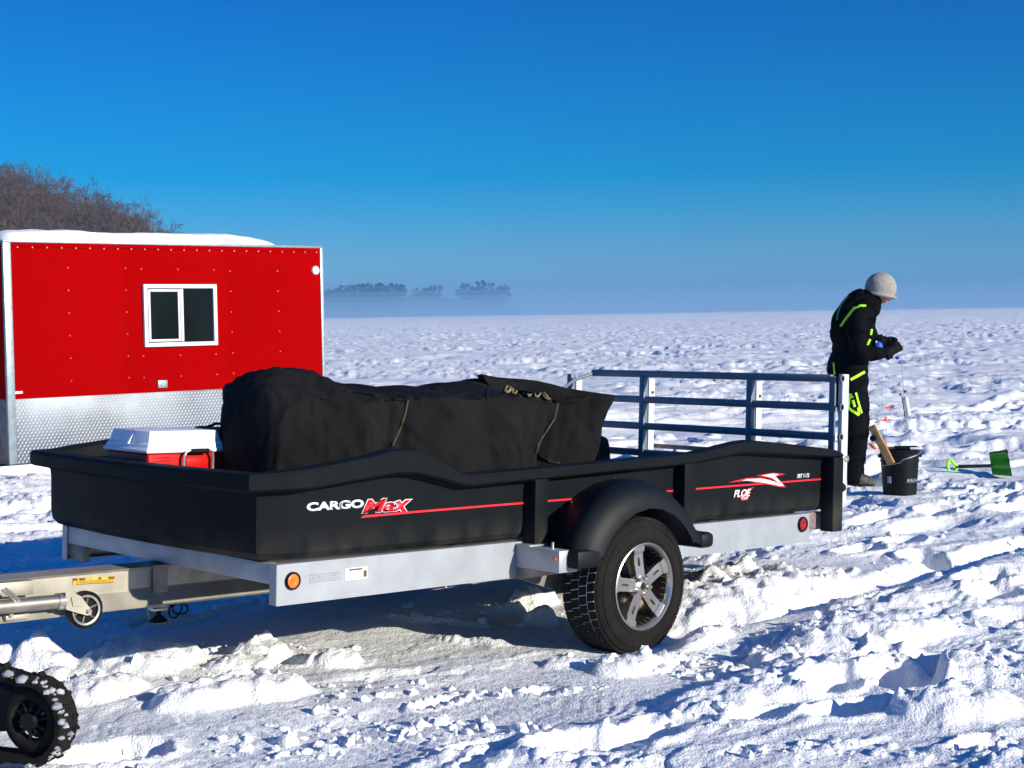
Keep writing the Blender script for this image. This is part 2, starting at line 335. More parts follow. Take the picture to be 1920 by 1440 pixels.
def H(x, y):
    x = np.asarray(x, float); y = np.asarray(y, float)
    r = np.hypot(x, y)
    a = x*ctd + y*std; b = -x*std + y*ctd         # along / across the vehicle tracks
    wx = x + P[0](x/1.3, y/1.3)*.35; wy = y + P[1](x/1.3, y/1.3)*.35
    wa = wx*ctd + wy*std; wb = -wx*std + wy*ctd
    near = 1 - sstep(9, 22, r); mid = sstep(8, 16, r)*(1-sstep(90, 260, r)); far = sstep(60, 160, r)
    h = .065*sstep(7, 13, r)*(1-sstep(40, 200, r))
    h = h + .045*P[2](x/3.1, y/2.3) + .02*P[3](x/1.1, y/.9)
    # tracks and ruts along the driving direction
    msk = .55 + .45*P[4](x/2.6, y/2.6)
    soft = sstep(-.25, .25, P[9](x/1.7+7, y/1.4)); rough = .25 + .75*soft
    h = h + near*(.030*P[5](wa/2.2, wb/.30)*msk + .014*P[6](wa/.9, wb/.14)*rough)
    # broken crust: plates with steep edges
    F = P[7](wa/.55, wb/.24) + .40*P[8](wa/.20, wb/.11) + .15*P[11](x/.05, y/.05)
    h = h + near*.026*(sstep(-.06, .08, F)-.5)*rough
    F2 = P[10](wa/.17, wb/.085) + .35*P[11](x/.05+3, y/.05)
    h = h + near*.008*sstep(.05, .26, F2)*rough
    h = h + near*(.0045*P[12](x/.06, y/.06) + .002*P[13](x/.024, y/.024))*(.3+.9*soft)
    # fine wind ripples on the quiet patches
    h = h + near*.004*(1-soft)*np.sin((wb*1.0+.25*P[3](x/.5, y/.5))*2*PI/.075 + 2*P[4](x/.3, y/.3))
    # foot prints and clods
    def pit(dx, dy, r1, r2):
        t = .75 + (r1-.5)*1.2; u = dx*np.cos(t)+dy*np.sin(t); v = -dx*np.sin(t)+dy*np.cos(t)
        d = np.sqrt((u/.36)**2+(v/.20)**2) + .25*P[8](x/.12, y/.12); return -(1-sstep(.5, 1.0, d))*(.05+.06*r2) + .015*np.exp(-((d-1.2)/.2)**2)
    h = h + near*cells(wx, wy, .72, 3, .24, pit)*(.25+.75*sstep(-.2, .25, P[9](x/2.5, y/2.5+3)))
    def clod(dx, dy, r1, r2):
        d = np.hypot(dx*(1+.5*r1), dy)/(.16+.2*r2) + .35*P[8](x/.06, y/.06); return np.sqrt(np.clip(1-d*d, 0, 1))*(.008+.020*r2)
    h = h + near*rough*(.8*cells(wx, wy, .25, 5, .18, clod) + .45*cells(wx, wy, .11, 9, .34, clod))
    # open ice: wind drifts and old machine tracks
    ux = x + P[3](x/9., y/9.)*2.2; uy = y + P[4](x/9., y/9.)*2.2
    G = P[5](ux/9.+.5*y/9, uy/2.2); G2 = P[6](ux/4.2, uy/1.0)
    h = h + mid*(.045*(sstep(-.2, .4, G)-.5) + .022*np.abs(G2) + .07*sstep(.12, .35, P[7](ux/1.2, uy/.5))*sstep(.0, .25, P[8](ux/16., uy/4.)) + .03*P[9](ux/.5, uy/.4)*.5)
    q2 = .15 + .85*sstep(-.18, .22, P[6](x/11.+3, y/6.))
    for lx, ly, la, lw, ww in ((3, 16, 35, .9, 3), (-1, 20, 12, 1.0, 4), (6, 26, -20, 1.1, 5), (0, 34, 24, 1.1, 5), (8, 40, 8, 1.2, 6), (-6, 48, -8, 1.2, 6), (12, 62, 15, 1.3, 7), (0, 80, -5, 1.5, 8), (2, 12.5, 60, .9, 2), (9, 19, 70, .9, 4)):
        lr = math.radians(la); dl = -(x-lx)*math.sin(lr)+(y-ly)*math.cos(lr) + .8*P[8]((x+ly)/ww, y*0+.5)
        for o_ in (-lw/2, lw/2):
            dd_ = dl-o_; h = h + sstep(7.5, 9.5, r)*(1-sstep(100, 200, r))*(-.055*np.exp(-(dd_/.17)**4) + .03*np.exp(-((np.abs(dd_)-.30)/.10)**2)*(1+P[4](x/.25, y/.25)))
    S = P[11](ux/5.5, uy/.75) + .35*P[12](ux/1.3, uy/.3)
    h = h + mid*q2*.056*(sstep(.0, .13, S)-.5)
    h = h + mid*.045*sstep(.15, .28, P[10](ux/.40, uy/.30))*sstep(-.02, .22, P[1](ux/7., uy/3.))
    def pit2(dx, dy, r1, r2):
        d = np.hypot(dx, dy*1.5)/.35; return -(1-sstep(.5, 1, d))*(.06+.14*r2)
    h = h + mid*cells(ux, uy, 1.3, 21, .45, pit2)*sstep(.0, .18, P[10](ux/13., uy/4.))
    h = h + far*(.30*P[2](x/40., y/11.) + .26*np.abs(P[3](x/14., y/6.)) - .1)
    # quieter, packed lane where the trailer stands
    tb = (x-WHL.x)*-std + (y-WHL.y)*ctd; ta = (x-WHL.x)*ctd + (y-WHL.y)*std
    lane = np.exp(-((tb+.35)/.55)**4)*sstep(-3.3, -2.4, ta)*(1-sstep(.1, .7, ta))
    h = h*(1-.72*lane) + lane*(-.045 + .010*np.sin(ta*2*PI/.062 + 2.2*P[2](x/.5, y/.5))*(.6+.8*P[3](x/.4, y/.4)) )
    und = np.exp(-((tb-.95)/1.0)**4)*sstep(-3.6, -2.9, ta)*(1-sstep(1.8, 2.6, ta))   # sheltered snow under the trailer
    h = h*(1-.75*und) - .05*und
    rut = np.exp(-((tb)/.16)**4)*sstep(-.15, .5, ta)*(1-sstep(5, 8, ta))
    h = h*(1-.8*rut) - .085*rut + .0*ta
    bank = np.exp(-((tb+.42)/.20)**2)*sstep(.2, .9, ta)*(1-sstep(3.5, 5, ta)); h = h + .055*bank
    # places where the surface is smooth, wind-packed drift
    for sx_, sy_, lx, ly, rr_, amt in SMOOTH:
        dx = x-sx_; dy = y-sy_; c, s = math.cos(rr_), math.sin(rr_); d = ((dx*c+dy*s)/lx)**2+((-dx*s+dy*c)/ly)**2 + .35*P[3](x/.5, y/.5)
        k = np.exp(-np.clip(d, 0, 9)**1.5); h = h*(1-amt*k)
    # marks that can be told apart
    n = P[11](x/.3, y/.3)*.22 + P[12](x/.09, y/.09)*.10
    for sx_, sy_, lx, ly, hh, rot, hard in STAMPS:
        R = 1.6*max(lx, ly); k = np.nonzero((np.abs(x-sx_) < R) & (np.abs(y-sy_) < R))
        if len(k[0]) == 0: continue
        dx = x[k]-sx_; dy = y[k]-sy_; c, s = math.cos(rot), math.sin(rot)
        d = np.sqrt(((dx*c+dy*s)/lx)**2 + ((-dx*s+dy*c)/ly)**2) + n[k]
        if hh < 0: w = 1-sstep(.50, 1.05, d); h[k] += 1.45*hh*w + .018*np.exp(-((d-1.12)/.14)**2)
        else:
            w = np.sqrt(np.clip(1-d*d*.8, 0, 1))*(1-sstep(.80, 1.15, d)); g = sstep(0, .5, w)
            h[k] += w*(hh + g*(min(.03, hh*.3)*P[9](x[k]/.11, y[k]/.11) + .012*P[10](x[k]/.045, y[k]/.045) + .006*np.abs(P[3](x[k]/.02, y[k]/.02))))
    for px, py, pz, pr in PADS:
        k = np.exp(-(((x-px)**2+(y-py)**2)/(pr*pr))**1.5); h = h + (pz-h)*k
    # flat where the shelter and the machine stand
    k = np.exp(-(((x+5.4)/2.6)**2 + ((y-17.6)/3)**2)**2); h = h*(1-.9*k)
    ws = np.exp(-(((x-WHL.x)/.26)**2+((y-WHL.y)/.26)**2)**2); h = h*(1-ws) + ws*(-.068 + .012*P[8](x/.09, y/.09))
    return h
def h1(x, y): return float(H(np.array([float(x)]), np.array([float(y)]))[0])

def terrain():
    rad = [0.02]; r = .3
    while r < 3.6: rad.append(r); r *= 1.12
    r = 3.8
    while r < 26: rad.append(r); r *= 1.0031
    while r < 130: rad.append(r); r *= 1.0075
    while r < 400: rad.append(r); r *= 1.025
    while r < 2600: rad.append(r); r *= 1.09
    th = list(np.linspace(-180, -60, 22)[:-1]) + list(np.linspace(-60, -23, 38)[:-1]) + list(np.linspace(-23, 23, 760)[:-1]) + list(np.linspace(23, 60, 38)[:-1]) + list(np.linspace(60, 180, 23)[:-1])
    rad = np.array(rad); th = np.radians(np.array(th)); nr, nth = len(rad), len(th)
    X = rad[:, None]*np.sin(th)[None]; Y = rad[:, None]*np.cos(th)[None]
    Z = H(X.ravel(), Y.ravel())
    # the far shore hill on the left
    co = np.stack([X.ravel(), Y.ravel(), Z], 1).astype(np.float32)
    i = np.arange(nr-1)[:, None]*nth; j = np.arange(nth)[None]; j2 = (j+1) % nth
    f = np.stack([(i+j), (i+nth+j), (i+nth+j2), (i+j2)], -1).reshape(-1, 4).astype(np.int32)
    me = bpy.data.meshes.new('snow_ground'); me.vertices.add(len(co)); me.vertices.foreach_set('co', co.ravel())
    me.loops.add(f.size); me.loops.foreach_set('vertex_index', f.ravel())
    me.polygons.add(len(f)); me.polygons.foreach_set('loop_start', np.arange(0, f.size, 4, dtype=np.int32))
    me.update(calc_edges=True); me.validate(); me.shade_smooth(); me.materials.append(MT['snow'])
    o = bpy.data.objects.new('snow_ground', me); col.objects.link(o); tag(o, kind='structure')
    print('terrain tris', len(f)*2)
terrain()

# loose clods of snow
def clods():
    mb = MB(); bm = bmesh.new(); bmesh.ops.create_icosphere(bm, subdivisions=2, radius=1)
    base = np.array([v.co[:] for v in bm.verts]); fs = [tuple(v.index for v in f.verts) for f in bm.faces]; bm.free()
    n = 6500; r = RNG
    rr = 4.6 + 11*r.rand(n)**1.6; t = np.radians(-22+44*r.rand(n)); x = rr*np.sin(t); y = rr*np.cos(t)
    x[:600] = WHL.x + r.randn(600)*.9 + .2*r.randn(600); y[:600] = WHL.y - .35 + (x[:600]-WHL.x)*.6 + r.randn(600)*.28 - .35
    dens = P[9](x/1.6, y/.7) + .5*P[10](x/.3, y/.3); keep = (dens > .22); x = x[keep]; y = y[keep]; z = H(x, y)
    for i in range(len(x)):
        s = .007 + .024*r.rand()**3.5
        tb = (x[i]-WHL.x)*-std + (y[i]-WHL.y)*ctd
        if abs(tb) < .2 and abs((x[i]-WHL.x)*ctd+(y[i]-WHL.y)*std) < .35: continue
        sc3 = np.array([s*(.8+.7*r.rand()), s*(.8+.7*r.rand()), s*(.6+.5*r.rand())])
        ph = r.rand(3)*9; v = base*(1+.22*np.sin(base@np.array([2.1, 1.3, .7])*2+ph[0])[:, None]+.16*np.sin(base@np.array([-1.2, 2.5, 1.9])*2.3+ph[1])[:, None]+.05*r.randn(len(base), 1))*sc3; a = r.rand()*6.28
        v = np.stack([v[:, 0]*math.cos(a)-v[:, 1]*math.sin(a), v[:, 0]*math.sin(a)+v[:, 1]*math.cos(a), v[:, 2]], 1) + np.array([x[i], y[i], z[i]+s*.12])
        mb.add(v, fs)
    o = mb.build('snow_clods', MT['snow'], None, smooth=60, fix=False)
    tag(o, 'loose crumbs and clods of snow scattered over the churned snow', 'snow', kind='stuff')
clods()

# ------------------------------------------------------------------ far shore
def far_hill():
    # wooded bluff rising to the left, behind the shelter
    mb = MB(); nx, ny = 40, 14
    xs = np.linspace(-150, -26, nx); ys = np.linspace(170, 330, ny)
    def hz(x, y):
        t = np.interp(x, [-150, -90, -78, -70, -61.6, -58, -54, -50, -45, -40, -28], [26, 18.5, 14.6, 12.0, 8.8, 6.2, 4.2, 1.8, -.5, -2, -2.5]); return (t*sstep(165, 230, y)) - .3 + .5*P[3](x/18, y/18)
    vs = [(x, y, float(hz(np.float64(x), np.float64(y)))) for y in ys for x in xs]
    fs = [(j*nx+i, j*nx+i+1, (j+1)*nx+i+1, (j+1)*nx+i) for j in range(ny-1) for i in range(nx-1)]
    mb.add(vs, fs); o = mb.build('hill', MT['snow'], None); tag(o, kind='structure')
    return hz
hz = far_hill()

def bare_tree(seed, ht=8.5):
    r = random.Random(seed); tr = MB(); cr = MB()
    def branch(p, d, L, rad, lvl, mb):
        segs = 3 if lvl < 3 else 2; pts = [p]; q = p; dd = d.copy()
        for i in range(segs):
            dd = (dd + Vector((r.uniform(-1, 1), r.uniform(-1, 1), r.uniform(-.3, .6)))*(.16 if lvl < 2 else .25)).normalized()
            q = q + dd*(L/segs); pts.append(q)
        rs = [max(.021, rad*(1-.62*i/segs)) for i in range(segs+1)]
        mb.tube(pts, rs, 3 if lvl > 0 else 6, cap=False)
        if lvl >= 4: return
        nb = (7, 5, 4, 4)[lvl]
        for k in range(nb):
            t = (.3 + .7*k/(nb-1)) if lvl == 0 else r.uniform(.35, 1)
            i = min(segs-1, int(t*segs)); bp = pts[i].lerp(pts[i+1], t*segs-i)
            ang = r.uniform(0, 2*PI); side = dd.cross(Vector((math.cos(ang), math.sin(ang), .1))).normalized()
            nd = (dd*r.uniform(.5, .9) + side*r.uniform(.55, .95) + Vector((0, 0, .12))).normalized()
            branch(bp, nd, L*r.uniform(.5, .72)*(1.0 if lvl else .75), max(.021, rad*.42), lvl+1, cr)
    branch(Vector((0, 0, -.3)), Vector((0, 0, 1)), ht*.62, .16, 0, tr)
    a = tr.build('trunk', MT['bark'], None, smooth=0, fix=False); b = cr.build('crown', MT['bark2'], None, smooth=0, fix=False)
    return a, b
protos = [bare_tree(s, 8.5+.5*s) for s in range(5)]
tree_spots = []
def trees():
    r = random.Random(5); n = 0; first = [True]*5
    lst = []
    for i in range(235):
        u = r.uniform(-60, 318); Y = r.uniform(200, 262)
        x = (u-960)/FPX*Y
        lst.append((x, Y, r.uniform(.75, 1.15)))
    for u, Y, s in ((300, 215, .62), (283, 222, .72), (322, 226, .5), (-8, 200, 1.35), (8, 205, 1.1), (130, 205, .95), (200, 212, .85), (245, 205, .7)):
        lst.append(((u-960)/FPX*Y, Y, s))
    for x, Y, s in lst:
        k = r.randrange(5); a0, b0 = protos[k]
        if first[k]: a, b = a0, b0; first[k] = False
        else:
            a = a0.copy(); b = b0.copy(); col.objects.link(a); col.objects.link(b)
        t = empty('bare_tree', (x, Y, float(hz(np.float64(x), np.float64(Y)))-.2))
        t.scale = (s, s, s*r.uniform(.9, 1.15)); t.rotation_euler = (0, 0, r.uniform(0, 6.28))
        a.parent = t; b.parent = t
        lab = 'bare grey-brown tree in the wood on the slope behind the red shelter'
        if s == .72: lab = 'thin bare tree standing alone at the low right end of the wooded slope'
        if s == 1.35: lab = 'tallest bare tree of the wooded slope, at the left edge of the photo'
        tag(t, lab, 'tree', 'bare trees on the wooded slope')
trees()

def far_shore():
    # low wooded points across the lake, half sunk in ground fog
    def clump(name, u0, u1, Y, tops, label):
        mb = MB(); r = random.Random(int(u0)); 
        u = u0
        while u < u1:
            x = (u-960)/FPX*Y; base = 0; top = lerp_tab(tops, u) + 3.5 + 2.5*math.sin(u*.35)
            ztop = at_depth(u, top, Y).z
            hh = ztop*r.uniform(.86, 1.04); wr = hh*r.uniform(.16, .3)
            for k in range(12):
                zz = hh*r.uniform(.08, .97); ox = r.uniform(-wr, wr); 
                s = wr*r.uniform(.25, .6)*(1.2-zz/hh*.6)
                bm = bmesh.new(); bmesh.ops.create_icosphere(bm, subdivisions=1, radius=1)
                for v in bm.verts: v.co = Vector((v.co.x*s, v.co.y*s, v.co.z*s*.9))*(1+r.uniform(-.35, .35)) + Vector((x+ox, Y+r.uniform(-30, 30), min(zz, hh-s*.5)))
                mb.bm(bm)
            mb.tube([(x, Y, -1), (x, Y, hh*.8)], [hh*.03, hh*.012], 4)
            u += r.uniform(2.0, 5.0)
        o = mb.build(name, MT['far'], None, smooth=0, fix=False); tag(o, label, 'trees', kind='stuff'); return o
    Y = 1500
    clump('far_wood', 596, 760, Y, [(596, 540), (640, 536), (655, 529), (680, 532), (700, 527), (745, 525), (760, 537)], 'dark far wood across the lake nearest the red shelter')
    clump('far_wood', 775, 825, Y+350, [(775, 537), (800, 532), (812, 528), (825, 534)], 'small faint clump of far trees between the two larger far woods')
    clump('far_wood', 868, 950, Y+500, [(868, 532), (880, 527), (930, 525), (950, 532)], 'pale far wood across the lake, farthest from the red shelter')
    mb = MB(); n = 70
    for (u0, u1, Y, tops) in ((560, 980, 1600, [(560, 556), (700, 552), (850, 560), (980, 584)]), (1150, 2200, 2450, [(1150, 578), (1500, 570), (1800, 564), (2200, 560)])):
        us = np.linspace(u0, u1, n); top = []; 
        for u in us:
            z = at_depth(u, lerp_tab(tops, u), Y).z + 1.5*float(P[4](np.float64(u/14), np.float64(0.3))); top.append(max(z, .5))
        vs = [((u-960)/FPX*Y, Y-40, -1) for u in us] + [((u-960)/FPX*Y, Y, t) for u, t in zip(us, top)] + [((u-960)/FPX*Y, Y+60, -1) for u in us]
        fs = [(i, i+1, n+i+1, n+i) for i in range(n-1)] + [(n+i, n+i+1, 2*n+i+1, 2*n+i) for i in range(n-1)]
        mb.add(vs, fs)
    o = mb.build('far_shore', MT['far'], None); tag(o, kind='structure')
far_shore()
def haze():
    mb = MB(); mb.box((-2900, -2900, -2), (2900, 2900, 54)); m = bpy.data.materials.new('haze_air'); m.use_nodes = True; nt = m.node_tree; nt.nodes.clear()
    v = N(nt, 'ShaderNodeVolumePrincipled'); v.inputs['Color'].default_value = (.13, .38, .66, 1); v.inputs['Density'].default_value = .00040; v.inputs['Anisotropy'].default_value = 0
    o = N(nt, 'ShaderNodeOutputMaterial'); nt.links.new(v.outputs[0], o.inputs['Volume'])
    ob = mb.build('haze', m, None, smooth=0); tag(ob, 'thin ice fog lying over the frozen lake and hiding the far shore', 'haze', kind='stuff')
haze()
def fog():
    mb = MB()
    for i, (y0, y1, z) in enumerate(((760, 880, 3.5), (881, 1000, 7), (1001, 1120, 11), (1121, 1240, 16), (1241, 1350, 22), (1351, 1440, 29))):
        mb.box((-1400, y0, -1.5), (1400, y1, z))
    m = bpy.data.materials.new('ground_fog'); m.use_nodes = True; nt = m.node_tree; nt.nodes.clear()
    v = N(nt, 'ShaderNodeVolumePrincipled'); v.inputs['Color'].default_value = (.36, .54, .74, 1); v.inputs['Density'].default_value = .0034
    o = N(nt, 'ShaderNodeOutputMaterial'); nt.links.new(v.outputs[0], o.inputs['Volume'])
    ob = mb.build('fog_bank', m, None, smooth=0); tag(ob, 'low bank of ground fog drifting over the far ice in front of the far woods', 'fog', kind='stuff')
fog()

# ------------------------------------------------------------------ red ice shelter
def frame_from(p0, p1):
    """matrix with x from p0 to p1 on the ground, z up, -y towards the viewer"""
    x = (Vector(p1)-Vector(p0)); x.z = 0; x.normalize(); z = Vector((0, 0, 1)); y = z.cross(x)
    m = Matrix((x, y, z)).transposed().to_4x4(); m.translation = Vector(p0); return m
def plane_hit(m, u, v, yl=0.0):
    """where the sight line of a photo pixel meets the plane y=yl of a local frame"""
    mi = m.inverted(); o = mi @ Vector((0, 0, CAMH)); d = mi.to_3x3() @ ray(u, v); t = (yl-o.y)/d.y
    return o + d*t
def plane_hit_x(m, u, v, xl):
    mi = m.inverted(); o = mi @ Vector((0, 0, CAMH)); d = mi.to_3x3() @ ray(u, v); t = (xl-o.x)/d.x
    return o + d*t
def shelter():
    A = at_depth(14, 600, 14.8); B = at_depth(606, 600, 17.2); A.z = B.z = 0
    m = frame_from(A, B); L = (B-A).length; D = 2.4
    root = empty('ice_shelter', mw=m)
    tag(root, 'red ice fishing shelter with tread plate skirting and one window, behind the trailer', 'ice shelter')
    zt = 2.40; zb = .83; z0 = .175
    # front wall, upper red sheets: three sheets with open seams
    seams = [0.05]
    for u in (124, 236, 428, 521): seams.append(plane_hit(m, u, 600).x)
    seams.append(L-.03)
    mb = MB(); mb.box((.02, .02, z0), (L-.02, D, zt-.02)); mb.build('core_wall', MT['wallred'], root)
    cuts = [0.05, seams[2], seams[3], L-.03]
    for i in range(3):
        one('wall_sheet', MT['wallred'], root, 'box', (cuts[i]+.0006, 0, zb-.01), (cuts[i+1]-.0006, .018, zt-.03), bev=.0007)
    # lower tread plate
    one('tread_plate', MT['plate'], root, 'box', (.05, -.006, z0), (L-.03, .0175, zb), bev=.002)
    mb = MB(); s = .040; nx = int((L-.1)/s); nz = int((zb-z0)/(s*.8)); r = random.Random(3)
    for j in range(nz):
        for i in range(nx):
            cx = .07+i*s+(.5*s if j % 2 else 0); cz = z0+.02+j*s*.8; a = math.radians(52)
            if cx > L-.06: continue
            ca, sa = math.cos(a), math.sin(a); l, w = .0165, .0075
            v = [(cx+ca*l, -.0065, cz+sa*l), (cx-sa*w, -.0065, cz+ca*w), (cx-ca*l, -.0065, cz-sa*l), (cx+sa*w, -.0065, cz-ca*w), (cx, -.0115, cz)]
            mb.add(v, [(0, 1, 4), (1, 2, 4), (2, 3, 4), (3, 0, 4)])
    o = mb.build('tread_pattern', MT['platel'], root, smooth=0); o['kind'] = 'stuff'
    # corner trims, top rail
    one('corner_trim', MT['trim'], root, 'box', (-.03, -.012, z0), (.052, .03, zt), bev=.006)
    one('corner_trim', MT['trim'], root, 'box', (L-.030, -.012, z0), (L+.012, .03, zt), bev=.006)
    one('top_rail', MT['wallred'], root, 'box', (.052, -.012, zt-.045), (L-.03, .02, zt), bev=.004)
    # end wall left
    one('end_wall', MT['wallred'], root, 'box', (-.018, .03, zb), (.019, D, zt-.02), bev=.002)
    one('end_wall_panel', MT['alu_d'], root, 'box', (-.022, .032, z0), (.018, D, zb-.003), bev=.002)
    one('roof', MT['trim'], root, 'box', (-.03, -.015, zt), (L+.012, D+.03, zt+.025), bev=.004)
    # screws
    def rivet(x, z, r=.006, y=0.0, m_='wwhite', name='screw'):
        one(name, MT[m_], root, 'lathe', [(0, -.009), (r*.6, -.008), (r, -.003), (r, .002)], (x, y, z), (0, 1, 0), n=8)
    for u, v0, v1, k in ((127, 502, 714, 6), (235, 503, 708, 6), (431, 508, 700, 6), (520, 508, 659, 5)):
        for i in range(k):
            p = plane_hit(m, u+(v0-v0)+ (i*1.4), v0+(v1-v0)*i/(k-1)); rivet(p.x, p.z)
    for u, v in ((265, 504), (333, 505), (401, 506), (269, 668), (338, 666), (405, 664), (270, 708), (340, 705), (407, 702)):
        p = plane_hit(m, u, v); rivet(p.x, p.z)
    for i in range(24): rivet(.12+i*(L-.2)/23, zt-.048, .0075, -.012)
    # window
    q0 = plane_hit(m, 266, 533); q1 = plane_hit(m, 406, 648); x0, x1 = q0.x, q1.x; zz1 = plane_hit(m, 266, 533).z; zz0 = plane_hit(m, 268, 651).z
    def fr(name, x0, x1, z0_, z1_, w, ya, yb, m_):
        mb = MB()
        mb.box((x0, ya, z0_), (x0+w, yb, z1_), bev=.004); mb.box((x1-w, ya, z0_), (x1, yb, z1_), bev=.004)
        mb.box((x0+w-.002, ya+.002, z0_), (x1-w+.002, yb, z0_+w), bev=.003); mb.box((x0+w-.002, ya+.002, z1_-w), (x1-w+.002, yb, z1_), bev=.003)
        return mb.build(name, MT[m_], w_)
    w_ = MB(); w_.box((x0+.03, -.004, zz0+.03), (x1-.03, .0195, zz1-.03)); w_ = w_.build('window', MT['blk'], root)
    fr('outer_frame', x0, x1, zz0, zz1, .044, -.04, .0, 'wwhite')
    xm = plane_hit(m, 337, 590).x
    fr('sash', x0+.054, xm-.005, zz0+.054, zz1-.054, .026, -.030, -.006, 'wwhite')
    one('centre_bar', MT['wwhite'], w_, 'box', (xm-.004, -.036, zz0+.050), (xm+.03, -.006, zz1-.050), bev=.003)
    one('pane', MT['glass'], w_, 'box', (x0+.08, -.016, zz0+.08), (xm-.03, -.010, zz1-.08))
    one('pane', MT['glass'], w_, 'box', (xm+.03, -.014, zz0+.052), (x1-.052, -.008, zz1-.052))
    # vent, plates
    p = plane_hit(m, 591, 507)
    v = one('round_vent', MT['wwhite'], root, 'lathe', [(0, -.022), (.018, -.024), (.022, -.018), (.044, -.022), (.052, -.012), (.052, 0)], (p.x, 0, p.z), (0, 1, 0), n=24)
    p = plane_hit(m, 304, 720)
    sk = one('socket_cover', MT['trim'], root, 'box', (p.x-.055, -.018, p.z-.04), (p.x+.055, 0, p.z+.04), bev=.004)
    one('socket', MT['grey'], sk, 'lathe', [(0, -.026), (.018, -.026), (.022, -.018)], (p.x, 0, p.z), (0, 1, 0), n=12)
    p = plane_hit(m, 35, 736); one('maker_plate', MT['wwhite'], root, 'box', (p.x-.04, -.008, p.z-.013), (p.x+.04, 0, p.z+.013), bev=.0035)
    # skirt board and block
    one('skirt_board', MT['skirt'], root, 'box', (-.35, -.06, -.10), (L-.1, -.02, z0-.004), bev=.006)
    one('skirt_board', MT['skirt'], root, 'box', (-.40, -.02, -.10), (-.355, D, z0-.004), bev=.006)
    # roof snow
    mb = MB(); nx, ny = 90, 24; xe = plane_hit(m, 522, 462).x
    vs = []
    for j in range(ny+1):
        for i in range(nx+1):
            tx = i/nx; ty = j/ny; x = -.02 + (xe+.02)*tx; y = .0 + (D)*ty
            ex = (1-abs(2*tx-1)**9)**.5 if tx < .5 else (max(0, 1-((tx-.5)*2)**5))**.55; ey = (1-abs(2*ty-1)**8)**.45
            hh = .135*ex*ey + .035*float(P[3](np.float64(x*1.1), np.float64(y)))*ex*ey + .012*float(P[5](np.float64(x*3.1), np.float64(y*3)))*ex*ey + .008*float(P[2](np.float64(x*6), np.float64(y*6)))*ex*ey
            vs.append((x, y - .03*ey*(ty < .1), zt+.027+max(0, hh)))
    fs = [(j*(nx+1)+i, j*(nx+1)+i+1, (j+1)*(nx+1)+i+1, (j+1)*(nx+1)+i) for j in range(ny) for i in range(nx)]
    mb.add(vs, fs); o = mb.build('roof_snow', MT['snow'], None); o.matrix_world = m
    tag(o, 'rounded slab of snow lying on the roof of the red shelter', 'snow')
    for u, v, s in ((58, 913, .10), (78, 915, .09)):
        g = at_depth(u, v, 14.6); o = one('wood_block', MT['wood'], None, 'box', (-s, -.05, -.06), (s, .05, .045), bev=.006)
        o.location = g; o.rotation_euler = (0, .1, .5+s*4)
        tag(o, 'tan wooden block under the shelter skirt, %s' % ('farther left' if u < 60 else 'nearer the trailer nose'), 'wood block', 'wooden blocks under the shelter skirt')
shelter()

# ------------------------------------------------------------------ trailer frame of reference
def rotm(a, b, c):
    ca, sa, cb, sb, cc, s_ = math.cos(a), math.sin(a), math.cos(b), math.sin(b), math.cos(c), math.sin(c)
    return Matrix(((ca, -sa, 0), (sa, ca, 0), (0, 0, 1))) @ Matrix(((cb, 0, sb), (0, 1, 0), (-sb, 0, cb))) @ Matrix(((1, 0, 0), (0, cc, -s_), (0, s_, cc)))
TM = rotm(.7753, .0499, -.0012).to_4x4(); TM.translation = Vector((-.9975, 6.1312, .3407+CAMH-1.55))
W = 1.85; LEN = 3.88; HB = .173
def ty(u, v, y): return plane_hit(TM, u, v, y)       # photo pixel -> trailer point with lateral y
def tx(u, v, x): return plane_hit_x(TM, u, v, x)
T = empty('utility_trailer', mw=TM)
tag(T, 'black plastic tub trailer on an aluminium frame with a railed tailgate', 'trailer')

